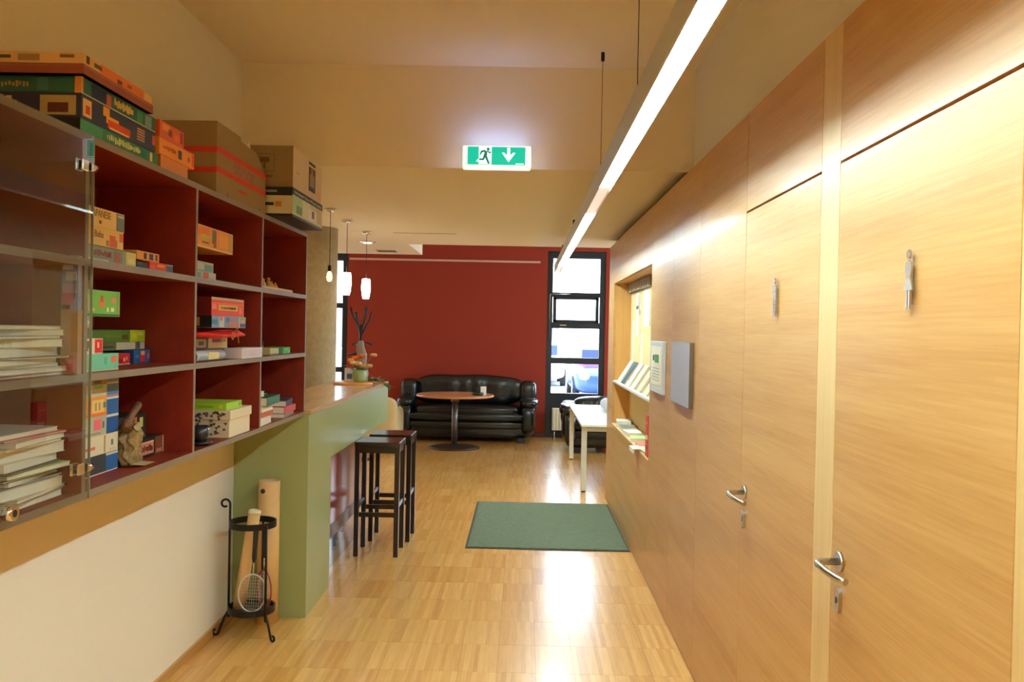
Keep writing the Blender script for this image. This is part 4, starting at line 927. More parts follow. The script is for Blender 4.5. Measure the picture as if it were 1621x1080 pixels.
carton('small_box', 'grey patterned small box under the bright green game', 'small box', G2, -1.270, 0.20, 2.50, 2.586, 1.6262, 1.660, (150, 164, 148), [(0.3, 0.9, 0.3, 0.6, (206, 206, 190))], lid=False)
carton('game_box', 'bright green game box with orange and pink figures, top of the middle shelf stack', 'board game', G2, -1.262, 0.26, 2.495, 2.746, 1.6602, 1.738, (110, 186, 70),
       [(0.0, 1, 0.0, 0.10, (60, 110, 40)), (0.10, 0.30, 0.3, 0.8, (150, 206, 90)), (0.46, 0.60, 0.35, 0.62, (222, 130, 60)), (0.50, 0.56, 0.55, 0.8, (196, 90, 60)), (0.76, 0.88, 0.55, 0.75, (226, 140, 100)), (0.66, 0.70, 0.18, 0.35, (240, 240, 220)), (0.76, 0.84, 0.2, 0.35, (240, 240, 220)), (0.93, 0.99, 0.1, 0.95, (140, 170, 90)), (0.2, 0.35, 0.18, 0.3, (206, 206, 90))], lid=False)
carton('card_game', 'small red boxes-patterned card game right of the mint green box', 'card game', G2, -1.40, 0.10, 3.03, 3.13, z, 1.535, (206, 30, 34), [(0.15, 0.4, 0.2, 0.5, (150, 20, 30)), (0.5, 0.62, 0.3, 0.6, (240, 210, 200)), (0.7, 0.8, 0.4, 0.7, (240, 150, 130)), (0, 1, 0, 0.06, (240, 230, 220))], lid=False)
carton('card_game', 'blue card game box with a red and yellow figure, right on the middle shelf', 'card game', G2, -1.40, 0.12, 3.14, 3.30, z, 1.546, (30, 90, 150), [(0.0, 0.12, 0, 1, (24, 40, 70)), (0.48, 0.72, 0.1, 0.6, (214, 40, 40)), (0.50, 0.70, 0.6, 0.9, (236, 180, 110)), (0.85, 0.95, 0.3, 0.7, (206, 110, 110)), (0.2, 0.4, 0.4, 0.6, (60, 140, 190))], lid=False)
carton('game_box', 'white and dark flat box under the long green one on the middle shelf', 'board game', G2, -1.42, 0.17, 2.90, 3.296, 1.5465, 1.575, (90, 100, 64), [(0.42, 0.80, 0.05, 0.95, (206, 206, 180)), (0.84, 0.9, 0.2, 0.9, (90, 80, 110)), (0.90, 1.0, 0.05, 0.95, (190, 196, 176)), (0.05, 0.38, 0.3, 0.5, (50, 60, 34))], lid=False)
carton('game_box', 'long dark green game box with a lime end on the middle shelf', 'board game', G2, -1.42, 0.17, 2.88, 3.298, 1.5752, 1.617, (78, 120, 34), [(0.70, 1.0, 0.0, 1.0, (168, 206, 44)), (0.74, 0.84, 0.25, 0.75, (216, 206, 60)), (0.55, 0.66, 0.2, 0.6, (90, 70, 40)), (0.86, 0.96, 0.55, 0.8, (196, 226, 100))] + squig(6, 0.25, 0.52, 0.4, 0.6, (120, 160, 70), 8), lid=False)
# ---- bay 1, bottom: five same-size boxes at the left
G3 = 'stack of equal game boxes at the bottom of the first bay'
k_ = 1.065
rows = [((40, 46, 50), [(0.66, 1, 0.02, 0.98, (40, 96, 160)), (0.66, 1, 0.86, 0.98, (214, 214, 206)), (0, 1, 0.0, 0.05, (230, 226, 214)), (0.1, 0.5, 0.3, 0.4, (80, 60, 60)), (0.05, 0.3, 0.55, 0.62, (90, 110, 130))], 'dark grey and blue game box at the bottom of the equal stack'),
        ((222, 216, 184), [(0.60, 0.64, 0.05, 0.95, (170, 150, 90)), (0.05, 0.36, 0.32, 0.48, (222, 110, 80)), (0.80, 0.86, 0.35, 0.65, (110, 130, 150)), (0.76, 0.92, 0.12, 0.18, (222, 180, 150))], 'cream game box with a red stroke, second from the bottom of the equal stack'),
        ((178, 184, 160), [(0.66, 1, 0.0, 0.98, (32, 84, 150)), (0.66, 1, 0.86, 0.98, (214, 218, 214)), (0.32, 0.52, 0.30, 0.85, (232, 110, 120)), (0.55, 0.60, 0.35, 0.7, (90, 120, 120)), (0.1, 0.5, 0.1, 0.16, (120, 130, 110))], 'grey-green game box with a pink blot in the middle of the equal stack'),
        ((240, 158, 50), [(0.66, 1, 0.0, 0.96, (34, 96, 160)), (0.66, 1, 0.80, 0.92, (220, 220, 214)), (0.26, 0.58, 0.2, 0.85, (236, 206, 130)), (0.56, 0.64, 0.4, 0.7, (90, 130, 120)), (0.0, 0.66, 0.04, 0.16, (232, 120, 50)), (0.34, 0.38, 0.3, 0.7, (180, 150, 80)), (0.44, 0.48, 0.3, 0.7, (180, 150, 80))], 'orange and blue game box, second from the top of the equal stack'),
        ((196, 196, 170), [(0.66, 1, 0.0, 0.60, (92, 130, 180)), (0.66, 1, 0.70, 0.95, (130, 140, 140)), (0.0, 0.66, 0.62, 0.98, (166, 130, 96)), (0.30, 0.55, 0.42, 0.60, (130, 206, 110)), (0.3, 0.5, 0.66, 0.9, (110, 100, 66)), (0.02, 0.2, 0.1, 0.4, (214, 206, 220))], 'brown and pale game box on top of the equal stack')]
for i, (c, pr, l) in enumerate(rows):
    z0 = 1.1615 + i * 0.0615
    carton('game_box', l, 'board game', G3, -1.335, 0.20, 2.50, 2.905, z0, z0 + 0.0612, c, [(0.4 + u0 * 0.6, 0.4 + u1 * 0.6, v0, v1, cc) for u0, u1, v0, v1, cc in pr], lid=False)
# plastic bag
pb = empty('plastic_bag', (-1.318, 2.948, 1.1615)); tag(pb, 'crumpled clear and brown plastic bag between the equal stack and the black games', 'bag')
def crumple(P_):
    x, y, z = P_; n = math.sin(x * 190 + z * 90) * 0.004 + math.sin(y * 210 + z * 130) * 0.005
    t = max(0, min(1, z / 0.15)); return (x + n, y * (1.15 - 0.55 * t) + n + 0.02 * t, z + 0.006 * math.sin(x * 120 + y * 60) * (z > 0.01))
q = MB(); q.soft((0, 0, 0.070), (0.055, 0.066, 0.140), mat('film_bag', (150, 128, 84), 0.18, bump=1.0, bscale=45, var=0.9), p=5.0, n=20, fn=crumple); q.build('bag_body', pb)
q = MB(); q.tube([(0.0, -0.03, 0.125), (0.0, -0.01, 0.150), (0.0, 0.03, 0.178), (0.0, 0.07, 0.200), (0.0, 0.078, 0.203)], [0.022, 0.015, 0.012, 0.013, 0.008], mat('brown_paper_neck', (110, 72, 36), 0.6, bump=1.0, bscale=60, var=0.4), 7); q.build('twisted_neck', pb)
q = MB(); q.face([(0.025, -0.03, 0.010), (0.055, 0.0, 0.003), (0.052, 0.095, 0.002), (0.02, 0.04, 0.014)], mat('film_flap', (176, 160, 116), 0.3)); q.build('bag_flap', pb)
G3b = 'black games at the bottom of the first bay'
carton('game_box', 'black game box with a pink title panel at the bottom of the first bay', 'board game', G3b, -1.345, 0.16, 3.045, 3.30, 1.1615, 1.228, (26, 26, 26), [(0.02, 0.70, 0.0, 1, (22, 22, 22)), (0.06, 0.66, 0.15, 0.82, (206, 130, 106)), (0.06, 0.66, 0.76, 0.84, (222, 190, 150)), (0.70, 1.0, 0.03, 0.97, (120, 66, 44)), (0.97, 1.0, 0.03, 0.97, (200, 180, 170)), (0.75, 0.94, 0.1, 0.3, (180, 120, 90))] + squig(6, 0.12, 0.62, 0.28, 0.66, (60, 26, 22), 9), lid=False)
carton('game_box', 'tall black game box with four little pictures behind the pink titled one', 'board game', G3b, -1.375, 0.13, 2.99, 3.215, 1.2285, 1.316, (24, 25, 27), [(0.14, 0.28, 0.55, 0.82, (190, 196, 150)), (0.36, 0.48, 0.55, 0.85, (222, 130, 120)), (0.56, 0.66, 0.35, 0.9, (190, 90, 60)), (0.76, 0.88, 0.45, 0.85, (196, 190, 100)), (0.14, 0.40, 0.18, 0.32, (120, 130, 126))], lid=False)

# ---- bay 2, top shelf
G4 = 'games on the top shelf of the second open bay'; z = 1.8225
carton('game_box', 'grey-white box with an orange mark lowest on the second bay top shelf', 'board game', G4, -1.268, 0.26, 3.335, 3.617, z, 1.852, (176, 196, 190), [(0.50, 0.70, 0.1, 0.9, (226, 110, 70)), (0.7, 1, 0.1, 0.95, (196, 206, 200)), (0.2, 0.4, 0.2, 0.8, (130, 170, 160))], lid=False)
carton('game_box', 'light blue-grey box above the one with the orange mark', 'board game', G4, -1.268, 0.26, 3.335, 3.588, 1.8522, 1.890, (150, 184, 190), [(0.3, 0.6, 0.2, 0.8, (190, 206, 206)), (0.6, 0.95, 0.1, 0.7, (110, 160, 176)), (0.0, 1.0, 0.9, 1.0, (206, 214, 206))], lid=False)
carton('small_box', 'small brown box propping the orange game in the second bay', 'small box', G4, -1.30, 0.22, 3.335, 3.46, 1.8902, 1.944, (150, 120, 74), lid=False)
carton('game_box', 'orange game box with a green palm picture in the second bay', 'board game', G4, -1.262, 0.27, 3.335, 3.805, 1.9442, 2.032, (236, 160, 56), [(0.0, 0.96, 0.0, 0.08, (232, 220, 180)), (0.1, 0.4, 0.5, 0.9, (240, 140, 40)), (0.2, 0.42, 0.3, 0.6, (200, 180, 90)), (0.46, 0.56, 0.3, 0.92, (100, 110, 50)), (0.50, 0.56, 0.12, 0.5, (140, 90, 40)), (0.22, 0.38, 0.22, 0.28, (130, 80, 30)), (0.90, 0.99, 0.1, 0.98, (200, 190, 110)), (0.62, 0.86, 0.2, 0.8, (242, 176, 70))], lid=False)
# ---- bay 2, middle shelf
G5 = 'games on the middle shelf of the second open bay'; z = 1.4965
carton('round_tube_box', 'pale olive long box at the bottom of the second bay middle stack', 'small box', G5, -1.31, 0.24, 3.335, 3.905, z, 1.546, (140, 136, 90), [(0.60, 0.98, 0.1, 0.9, (150, 140, 80)), (0.66, 0.92, 0.25, 0.75, (120, 106, 56)), (0, 0.98, 0.9, 1, (176, 176, 140))], lid=False)
carton('game_box', 'dark green game box with a cream label on the olive long box', 'board game', G5, -1.29, 0.24, 3.42, 3.835, 1.5462, 1.588, (40, 84, 54), [(0.44, 1, 0.0, 0.98, (212, 206, 150)), (0.12, 0.38, 0.1, 0.9, (186, 170, 130)), (0.18, 0.32, 0.3, 0.7, (90, 90, 50)), (0.55, 0.85, 0.55, 0.95, (140, 60, 40)), (0.8, 0.95, 0.6, 0.9, (150, 146, 80))], ends=[(0.5, 0.95, 0.1, 0.9, (186, 176, 140)), (0.6, 0.85, 0.3, 0.8, (70, 80, 50))], lid=False)
rb = empty('red_pouch', (-1.30, 3.62, 1.589)); tag(rb, 'bright red fabric pouch tied with a cord under the blue illustrated game', 'pouch')
q = MB(); q.soft((0.03, 0.0, 0.018), (0.16, 0.50, 0.034), mat('red_fabric', (214, 24, 22), 0.6, bump=0.3, bscale=40), p=3, n=12, fn=lambda P_: (P_.x + 0.008 * math.sin(P_.y * 30), P_.y, P_.z * (0.75 + 0.25 * math.sin(P_.y * 16)))); q.build('pouch_body', rb)
q = MB(); q.ring((0.115, -0.03, 0.010), 0.014, 0.002, mat('beige_cord', (180, 140, 90), 0.7), 16, 6, normal='X'); q.tube([(0.115, -0.02, 0.02), (0.118, 0.02, 0.045), (0.118, 0.03, 0.0), (0.120, 0.03, -0.02)], 0.002, mat('beige_cord', (180, 140, 90), 0.7), 6); q.build('cord', rb)
carton('game_box', 'game box with sky blue picture side and dark end in the second bay', 'board game', G5, -1.262, 0.27, 3.56, 3.995, 1.6302, 1.680, (126, 160, 196), [(0, 1, 0.0, 0.06, (170, 160, 150)), (0.0, 0.15, 0.3, 0.7, (70, 140, 180)), (0.20, 0.34, 0.06, 0.95, (206, 214, 206)), (0.22, 0.30, 0.6, 0.95, (206, 130, 130)), (0.46, 0.78, 0.1, 0.5, (206, 130, 110)), (0.4, 0.5, 0.5, 0.9, (90, 130, 150)), (0.56, 0.72, 0.55, 0.9, (170, 140, 150)), (0.82, 1, 0.06, 0.4, (60, 90, 130)), (0.84, 0.98, 0.4, 0.7, (214, 160, 170)), (0.82, 1, 0.7, 0.95, (150, 190, 110)), (0.79, 0.81, 0, 1, (226, 214, 200))],
       ends=[(0, 1, 0.04, 1, (22, 28, 22)), (0.46, 0.82, 0.15, 0.85, (200, 130, 40)), (0.18, 0.36, 0.3, 0.9, (150, 70, 40)), (0, 1, 0, 0.04, (150, 140, 130))], side=(30, 36, 30), lid=False)  # dark ground of the end is its shade put into colour; pictures are print
carton('game_box', 'bright red-orange game box with a yellow name plate, top of the second bay stack', 'board game', G5, -1.262, 0.25, 3.555, 3.965, 1.6804, 1.756, (222, 62, 32), [(0.0, 1, 0.86, 1.0, (206, 176, 130)), (0.2, 0.8, 0.30, 0.60, (236, 190, 80)), (0.0, 0.96, 0.62, 0.72, (236, 110, 60)), (0.84, 0.93, 0.15, 0.55, (240, 120, 50)), (0.02, 0.14, 0.35, 0.6, (240, 140, 110)), (0.985, 1, 0, 1, (236, 190, 160))] + squig(9, 0.26, 0.74, 0.36, 0.54, (120, 80, 20), 10), ends=[(0, 1, 0, 1, (104, 22, 10)), (0.3, 0.7, 0.3, 0.7, (140, 50, 20))], side=(110, 24, 12), lid=False)  # dark red end is the box red with the end's shade mixed in
rl = empty('rolled_tube_tin', (-1.205, 3.21, 1.4965)); 
rl.location = (-1.262, 3.50, 1.4967); tag(rl, 'pale blue cylindrical tin with a black end lying on the second bay middle shelf', 'tin')
q = MB(); q.tube([(0, -0.155, 0.022), (0, 0.17, 0.022)], 0.022, mat('pale_blue_tin', (176, 192, 206), 0.3), 20); q.build('tin_body', rl)
q = MB(); q.tube([(0, -0.165, 0.022), (0, -0.150, 0.022)], 0.0225, M_black, 20); q.build('cap', rl)
q = MB(); q.box(0.0195, 0.0225, -0.03, 0.09, 0.008, 0.036, P((220, 214, 150))); q.box(0.0195, 0.0222, -0.12, -0.04, 0.008, 0.022, P((130, 150, 170))); q.build('print', rl)
carton('card_box', 'white flat box lying at the right end of the second bay middle shelf', 'small box', G5, -1.225, 0.08, 3.84, 4.135, z, 1.542, (226, 226, 232), [(0.04, 0.96, 0.1, 0.9, (206, 208, 224)), (0.3, 0.75, 0.3, 0.4, (220, 180, 180)), (0.35, 0.7, 0.55, 0.65, (220, 190, 190))], lid=False, rot=0.0)
# ---- bay 2, bottom
z = 1.1615
r = carton('floral_box', 'cream patterned box with a lid at the bottom of the second bay', 'storage box', None, -1.245, 0.36, 3.745, 4.03, z, 1.278, (222, 212, 176), lift=0.66)
[c_ for c_ in r.children if c_.name.startswith('lid')][0].scale = (1.03, 1.03, 1.0)
q = MB(); rr = random.Random(3)
for i in range(110):
    x = -0.17 + rr.random() * 0.34; zz = 0.010 + rr.random() * 0.10; a = rr.random() * 6
    q.prism([(x + 0.010 * math.cos(a + t) * (1 if t_ % 2 else 0.5), zz + 0.0075 * math.sin(a + t) * (1 if t_ % 2 else 0.5)) for t_, t in enumerate([i2 * PI / 3 for i2 in range(6)])], (-0.1482 if zz > 0.070 else -0.1434), (-0.1465 if zz > 0.070 else -0.1410), P((96, 88, 70)), 'Y')
q.build('leaf_pattern', r)
carton('game_box', 'lime green flat game box lying on the cream patterned box', 'board game', None, -1.262, 0.31, 3.755, 3.96, 1.2784, 1.308, (160, 206, 44), [(0.8, 0.95, 0.2, 0.8, (120, 170, 30))], ends=[(0.1, 0.16, 0.3, 0.7, (70, 90, 20)), (0.25, 0.5, 0.3, 0.6, (190, 130, 30)), (0.6, 0.82, 0.3, 0.6, (130, 180, 30)), (0.9, 0.95, 0.2, 0.8, (200, 220, 90))], lid=False)
mg = empty('cup', (-1.283, 3.505, z)); mg.scale = (1.12, 1.12, 1.12); tag(mg, 'black cup standing on a dark saucer at the bottom of the second bay', 'cup')
q = MB(); q.lathe([(0.022, 0.012), (0.030, 0.03), (0.034, 0.068), (0.031, 0.068), (0.027, 0.03), (0.018, 0.018)], 0, 0, mat('dark_ceramic', (34, 40, 44), 0.2), 24); q.build('cup_body', mg)
q = MB(); q.ring((0.0, 0.042, 0.042), 0.013, 0.004, mat('dark_ceramic', (34, 40, 44), 0.2), 16, 8, normal='X'); q.build('handle', mg)
q = MB(); q.lathe([(0.028, 0.0), (0.046, 0.010), (0.044, 0.013), (0.02, 0.008)], 0, 0, mat('dark_ceramic', (34, 40, 44), 0.2), 24); q.build('saucer', mg)
# ---- bay 3
G6 = 'things on the third bay top shelf'; z = 1.8225
carton('tall_box', 'tall narrow tan box standing in the third bay', 'small box', G6, -1.41, 0.12, 4.40, 4.60, z, 1.985, (170, 140, 96), [(0.5, 0.95, 0.3, 0.32, (120, 110, 90)), (0.1, 0.6, 0.55, 0.7, (120, 120, 90)), (0.1, 0.5, 0.15, 0.3, (110, 120, 100))], ends=[(0.2, 0.6, 0.55, 0.72, (110, 106, 76)), (0.2, 0.5, 0.2, 0.3, (100, 106, 86))], lid=False)
tr = empty('toy_tray', (-1.30, 4.44, z)); tag(tr, 'yellow wooden tray carrying little coloured figures in the third bay', 'tray')
q = MB(); q.box(-0.10, 0.055, -0.24, 0.30, 0, 0.014, mat('yellow_wood', (226, 196, 116), 0.5), bev=0.003); q.build('board', tr)
for i, (y, c, h_) in enumerate([(-0.19, (70, 66, 50), 0.036), (-0.14, (46, 40, 50), 0.03), (-0.09, (226, 210, 160), 0.04), (-0.05, (60, 60, 110), 0.026), (0.0, (206, 170, 70), 0.05), (0.05, (222, 160, 140), 0.034), (0.12, (236, 176, 40), 0.03)]):
    f_ = empty('toy_figure', (-1.29, 4.44 + y, z + 0.0142)); tag(f_, ['olive', 'black', 'cream', 'small blue', 'tall ochre', 'pink', 'orange'][i] + ' toy figure standing on the yellow tray', 'toy', 'toy figures on the yellow tray')
    Mc = mat('toy_paint', c, 0.4)
    q = MB(); q.lathe([(0.016, 0), (0.017, 0.004), (0.009, h_ * 0.6), (0.006, h_ * 0.68)], 0, 0, Mc, 12); q.build('figure_body', f_)
    q = MB(); q.ball((0, 0, h_ * 0.82), h_ * 0.2, Mc); q.build('figure_head', f_)
z = 1.4965
carton('card_game', 'green card game box with a dark green field in the third bay', 'card game', None, -1.27, 0.10, 4.58, 4.80, z, 1.531, (60, 186, 60), [(0.0, 0.35, 0, 1, (20, 100, 30)), (0.6, 0.7, 0.5, 0.8, (150, 226, 110)), (0.8, 0.95, 0.2, 0.5, (110, 210, 90))], lid=False)
carton('small_box', 'cream small box left of the green card game', 'small box', None, -1.27, 0.10, 4.42, 4.575, z, 1.529, (206, 206, 140), [(0, 1, 0, 0.2, (150, 140, 90))], lid=False)
pj = empty('pepper_mill', (-1.30, 4.36, z)); tag(pj, 'little dark wooden figure standing beside the cream small box', 'figurine')
q = MB(); q.lathe([(0.016, 0), (0.018, 0.006), (0.010, 0.03), (0.014, 0.045), (0.006, 0.055)], 0, 0, mat('tan_wood', (150, 116, 76), 0.5), 14); q.build('figurine_body', pj)
q = MB(); q.ball((0, 0, 0.062), 0.014, mat('dark_wood_knob', (50, 40, 36), 0.5)); q.build('figurine_head', pj)
pj.name = 'figurine'
GB = 'books piled at the bottom of the third bay'; z = 1.1615
def book(x, y, z0, w_, d_, h_, c, label, rot=0.0, cat='book', group=GB, name='book'):
    r = empty(name, (x, y, z0), rot); tag(r, label, cat, group)
    q = MB(); q.box(-d_ / 2 + 0.002, d_ / 2 - 0.002, -w_ / 2 + 0.002, w_ / 2 - 0.002, 0.0015, h_ - 0.0015, M_paper); q.build('pages', r)
    Mc = mat('cover', c, 0.4)
    q = MB(); q.box(-d_ / 2, d_ / 2, -w_ / 2, w_ / 2, 0, 0.0015, Mc); q.box(-d_ / 2, d_ / 2, -w_ / 2, w_ / 2, h_ - 0.0015, h_, Mc); sx = 1 if sum(c) < 430 and cat == 'book' else -1; q.box(sx * (d_ / 2 + 0.001), sx * (d_ / 2 - 0.0005), -w_ / 2, w_ / 2, 0, h_, Mc); q.build('cover', r)
    return r
zz = z
for i, (x, y, w_, d_, h_, c, l, ro) in enumerate([
    (-1.32, 4.30, 0.22, 0.14, 0.038, (226, 214, 190), 'cream book lowest in the left pile of the third bay', 0.05),
    (-1.32, 4.30, 0.20, 0.14, 0.026, (190, 96, 60), 'brown-red book second in the left pile of the third bay', -0.06),
    (-1.31, 4.31, 0.20, 0.13, 0.030, (222, 214, 196), 'off-white book third in the left pile of the third bay', 0.02),
    (-1.30, 4.35, 0.26, 0.14, 0.040, (24, 104, 66), 'dark green covered book in the left pile of the third bay', 0.04),
    (-1.33, 4.26, 0.15, 0.12, 0.026, (230, 222, 200), 'cream book on top of the left pile, above the green one', 0.0)]):
    book(x, y, zz, w_, d_, h_, c, l, ro); zz += h_ + 0.0003
q = bpy.data.objects
zz = z
for x, y, w_, d_, h_, c, l, ro in [(-1.325, 4.74, 0.26, 0.14, 0.022, (150, 140, 120), 'grey-brown book lowest in the right pile of the third bay', 0.08),
    (-1.325, 4.74, 0.25, 0.15, 0.034, (196, 60, 44), 'red-spined book second in the right pile of the third bay', 0.02),
    (-1.33, 4.76, 0.24, 0.14, 0.030, (52, 70, 88), 'slate blue covered book on top of the right pile of the third bay', 0.12)]:
    book(x, y, zz, w_, d_, h_, c, l, ro); zz += h_ + 0.0003
book(-1.39, 4.53, z, 0.17, 0.12, 0.128, (206, 206, 190), 'thick pale book standing between the two piles of the third bay', 0.1)

# ---- behind the glass door: magazines
GM, GN = 'magazines on the middle shelf behind the glass door', 'magazines at the bottom behind the glass door'
cols = [(206, 200, 180), (226, 220, 196), (180, 176, 160), (222, 214, 180), (120, 110, 90), (230, 226, 206), (200, 190, 150), (140, 150, 120), (226, 222, 208), (210, 204, 176)]
nam = ['greyish white', 'cream', 'light grey', 'ivory', 'brown-edged', 'white', 'beige', 'olive-edged', 'off-white', 'ecru']
zz = 1.4965
hs = [0.010, 0.012, 0.009, 0.014, 0.006, 0.024, 0.022, 0.008, 0.016, 0.010]
pos = ['lowest', 'second from the bottom', 'third from the bottom', 'fourth from the bottom', 'fifth from the bottom', 'sixth from the bottom', 'fourth from the top', 'third from the top', 'second from the top', 'topmost']
for i in range(10):
    book(-1.375 + 0.012 * math.sin(i * 2.1), 2.26 + 0.018 * math.sin(i * 1.7), zz, 0.34, 0.20, hs[i], cols[i], '%s magazine, %s in the pile on the middle shelf behind glass' % (nam[i], pos[i]), 0.07 * math.sin(i * 2.9), 'magazine', GM, 'magazine'); zz += hs[i] + 0.0003
cols = [(222, 214, 184), (196, 190, 160), (236, 232, 214), (60, 56, 54), (230, 228, 210), (50, 50, 46), (196, 216, 150), (40, 44, 44), (222, 214, 186), (224, 216, 190), (190, 180, 150), (206, 206, 190), (206, 80, 40), (216, 210, 190)]
nam = ['ivory', 'beige', 'white folded', 'black-covered', 'white', 'dark grey', 'pale green', 'charcoal', 'cream', 'thick cream', 'tan', 'grey-white', 'orange-edged', 'off-white curled']
hs = [0.020, 0.010, 0.026, 0.006, 0.012, 0.006, 0.012, 0.005, 0.022, 0.030, 0.008, 0.014, 0.006, 0.012]
pos = ['lowest', 'second from the bottom', 'third from the bottom', 'fourth from the bottom', 'fifth from the bottom', 'sixth from the bottom', 'seventh from the bottom', 'seventh from the top', 'sixth from the top', 'fifth from the top', 'fourth from the top', 'third from the top', 'second from the top', 'topmost']
zz = 1.1615
for i in range(14):
    book(-1.375 + 0.010 * math.sin(i * 1.3), 2.305 + 0.014 * math.sin(i * 2.3), zz, 0.27, 0.20, hs[i], cols[i], '%s magazine, %s in the pile at the bottom behind glass' % (nam[i], pos[i]), 0.08 * math.sin(i * 1.9), 'magazine', GN, 'magazine'); zz += hs[i] + 0.0003
for i, (c, l, h_) in enumerate([((36, 38, 42), 'black ring binder lying lowest left of the magazine pile', 0.05), ((150, 140, 120), 'grey-brown binder in the middle left of the magazine pile', 0.05), ((34, 36, 34), 'black binder second from the top left of the magazine pile', 0.05), ((150, 34, 44), 'dark red binder lying topmost left of the magazine pile', 0.03)]):
    book(-1.40, 1.99, 1.1615 + i * 0.0505, 0.30, 0.24, h_, c, l, 0, 'binder', 'binders behind the glass door', 'binder')
mh = empty('magazine_holder', (-1.262, 2.452, 1.4965)); tag(mh, 'tan cardboard magazine holder against the divider behind the glass door', 'magazine holder')
q = MB(); q.box(-0.024, 0.024, -0.012, 0.012, 0, 0.180, mat('tan_board', (176, 134, 96), 0.7)); q.build('holder_body', mh)
q = MB(); q.box(-0.022, 0.0235, -0.0128, -0.0122, 0.004, 0.055, P((206, 110, 80))); q.box(0.006, 0.0238, -0.0130, -0.0121, 0.06, 0.17, P((176, 110, 40))); q.box(-0.005, 0.012, -0.0134, -0.0129, 0.012, 0.03, P((200, 50, 40))); q.build('printed_design', mh)
pp = empty('glossy_magazine', (-1.262, 2.452, 1.6768)); tag(pp, 'blue and purple glossy magazine standing on the tan holder behind the glass', 'magazine')
q = MB(); q.box(-0.024, 0.022, -0.010, 0.012, 0, 0.150, mat('glossy_blue', (130, 142, 200), 0.4)); q.build('cover', pp)
q = MB(); f = lambda a, b_, c, d, col: q.box(a, b_, -0.0108, -0.0099, c, d, P(col, 0.4))
f(-0.022, 0.012, 0.012, 0.045, (190, 90, 140)); f(-0.020, 0.018, 0.045, 0.07, (190, 150, 210)); f(-0.012, 0.018, 0.08, 0.105, (190, 200, 226)); f(-0.02, 0.008, 0.11, 0.14, (206, 214, 232)); f(0.008, 0.016, 0.03, 0.10, (70, 80, 130)); f(-0.022, 0.0, 0.0, 0.012, (90, 20, 40)); q.build('printed_design', pp)

# ================================================================== on the counter
ct_z = 1.1722
tr = empty('serving_board', (-1.42, 7.38, ct_z)); tag(tr, 'round orange-tan wooden board lying on the bar counter under the flowers', 'board')
q = MB(); q.lathe([(0.16, 0), (0.165, 0.006), (0.16, 0.016)], 0, 0, mat('orange_wood', (222, 160, 84), 0.4), 32); q.build('board_disc', tr)
pf = empty('picture_card', (-1.47, 7.60, ct_z)); tag(pf, 'small white picture card standing behind the flowers on the counter', 'card')
q = MB(); q.box(-0.065, 0.055, -0.004, 0.0, 0.0, 0.125, mat('white_card', (222, 232, 246), 0.3)); q.build('card_sheet', pf)
q = MB(); q.box(-0.045, 0.0, -0.005, -0.004, 0.03, 0.075, P((90, 110, 160))); q.build('print', pf)
vs = empty('flower_arrangement', (-1.375, 7.42, ct_z + 0.016)); vs.scale = (1.35, 1.35, 1.22); tag(vs, 'small vase of orange and cream dried flowers on the bar counter', 'flowers')
q = MB(); q.lathe([(0.03, 0), (0.042, 0.02), (0.045, 0.06), (0.035, 0.085), (0.03, 0.085), (0.03, 0.02)], 0, 0, mat('pale_green_vase', (150, 180, 130), 0.25), 20); q.build('vase', vs)
rr = random.Random(5)
fcol = [(222, 176, 110), (236, 120, 40), (226, 190, 130), (222, 140, 110), (232, 160, 60), (206, 180, 120), (226, 96, 40), (236, 196, 160), (214, 160, 90)]
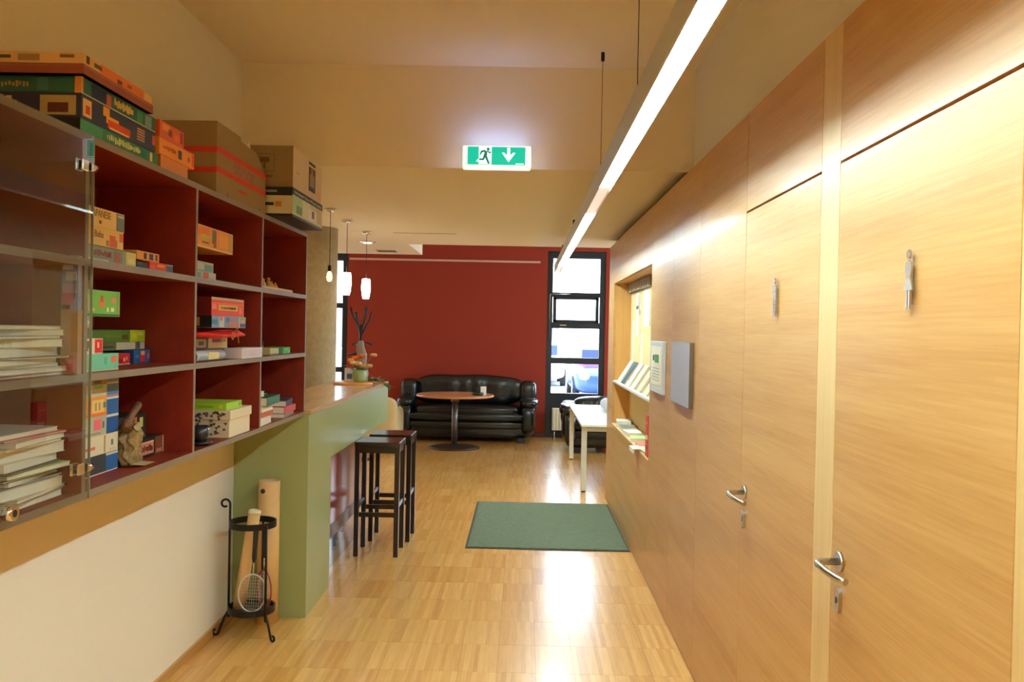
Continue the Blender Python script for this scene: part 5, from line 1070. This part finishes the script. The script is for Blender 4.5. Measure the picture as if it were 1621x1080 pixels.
for i in range(9):
    a = i * 2.4; R_ = 0.02 + 0.070 * ((i * 0.37) % 1); h_ = 0.11 + 0.085 * ((i * 0.61) % 1)
    x, y = R_ * math.cos(a), R_ * math.sin(a)
    q = MB(); q.tube([(0, 0, 0.05), (x * 0.5, y * 0.5, 0.05 + (h_ - 0.05) * 0.6), (x, y, h_)], 0.0025, mat('dry_stem', (120, 120, 60), 0.7), 5); q.build('stem', vs)
    q = MB(); Mf = mat('petal', fcol[i], 0.6)
    for t in range(7):
        b_ = t * 2 * PI / 7; q.ball((x + 0.011 * math.cos(b_), y + 0.011 * math.sin(b_), h_ + 0.002), 0.0115, Mf, sz=(1, 1, 1.1))
    q.ball((x, y, h_ + 0.006), 0.009, mat('petal', (206, 120, 50), 0.6)); q.build('blossom', vs)
q = MB()
for i in range(12):
    a = i * 0.9; L_ = 0.07 + 0.03 * (i % 3); z0 = 0.06 + 0.02 * (i % 2); d = Vector((math.cos(a), math.sin(a), 0)); s_ = Vector((-d.y, d.x, 0)) * 0.012
    p0, p1, p2 = d * 0.015 + Vector((0, 0, z0)), d * L_ * 0.6 + Vector((0, 0, z0 + 0.035)), d * L_ + Vector((0, 0, z0 + 0.03))
    q.face([p0, p1 - s_, p2, p1 + s_], mat('leaf_green', (70, 110, 56), 0.5))
q.build('leaves', vs)
gp = empty('trailing_plant', (-1.255, 7.58, ct_z)); tag(gp, 'green leafy sprig trailing over the edge of the bar counter', 'plant')
q = MB(); q.tube([(-0.12, -0.03, 0.012), (-0.02, 0, 0.02), (0.05, 0.02, 0.012), (0.075, 0.03, -0.03)], 0.004, mat('sprig_stem', (60, 90, 50), 0.6), 6); q.build('stem', gp)
rr = random.Random(8)
for i in range(26):
    t = rr.random(); x = -0.10 + 0.18 * t; zb = 0.02 if x < 0.05 else 0.02 - (x - 0.05) * 1.2
    a = rr.random() * 6.28; L_ = 0.07 + 0.05 * rr.random()
    d = Vector((math.cos(a), math.sin(a), 0.35 * rr.random())); s_ = Vector((-d.y, d.x, 0)).normalized() * 0.016; p = Vector((x, 0.02 * rr.random(), zb))
    if p.x + d.x * L_ < 0.055: d.z = abs(d.z) + 0.1
    else: d.z = -0.5 if x > 0.03 else 0.1
    q = MB(); q.face([p, p + d * L_ * 0.5 - s_, p + d * L_, p + d * L_ * 0.5 + s_], mat('sprig_leaf', (30, 120, 80), 0.4)); q.face([p, p + d * L_ * 0.5 + s_, p + d * L_ + Vector((0, 0, 0.001)), p + d * L_ * 0.5 - s_ + Vector((0, 0, -0.002))], mat('sprig_leaf', (30, 120, 80), 0.4)); q.build('leaf', gp)
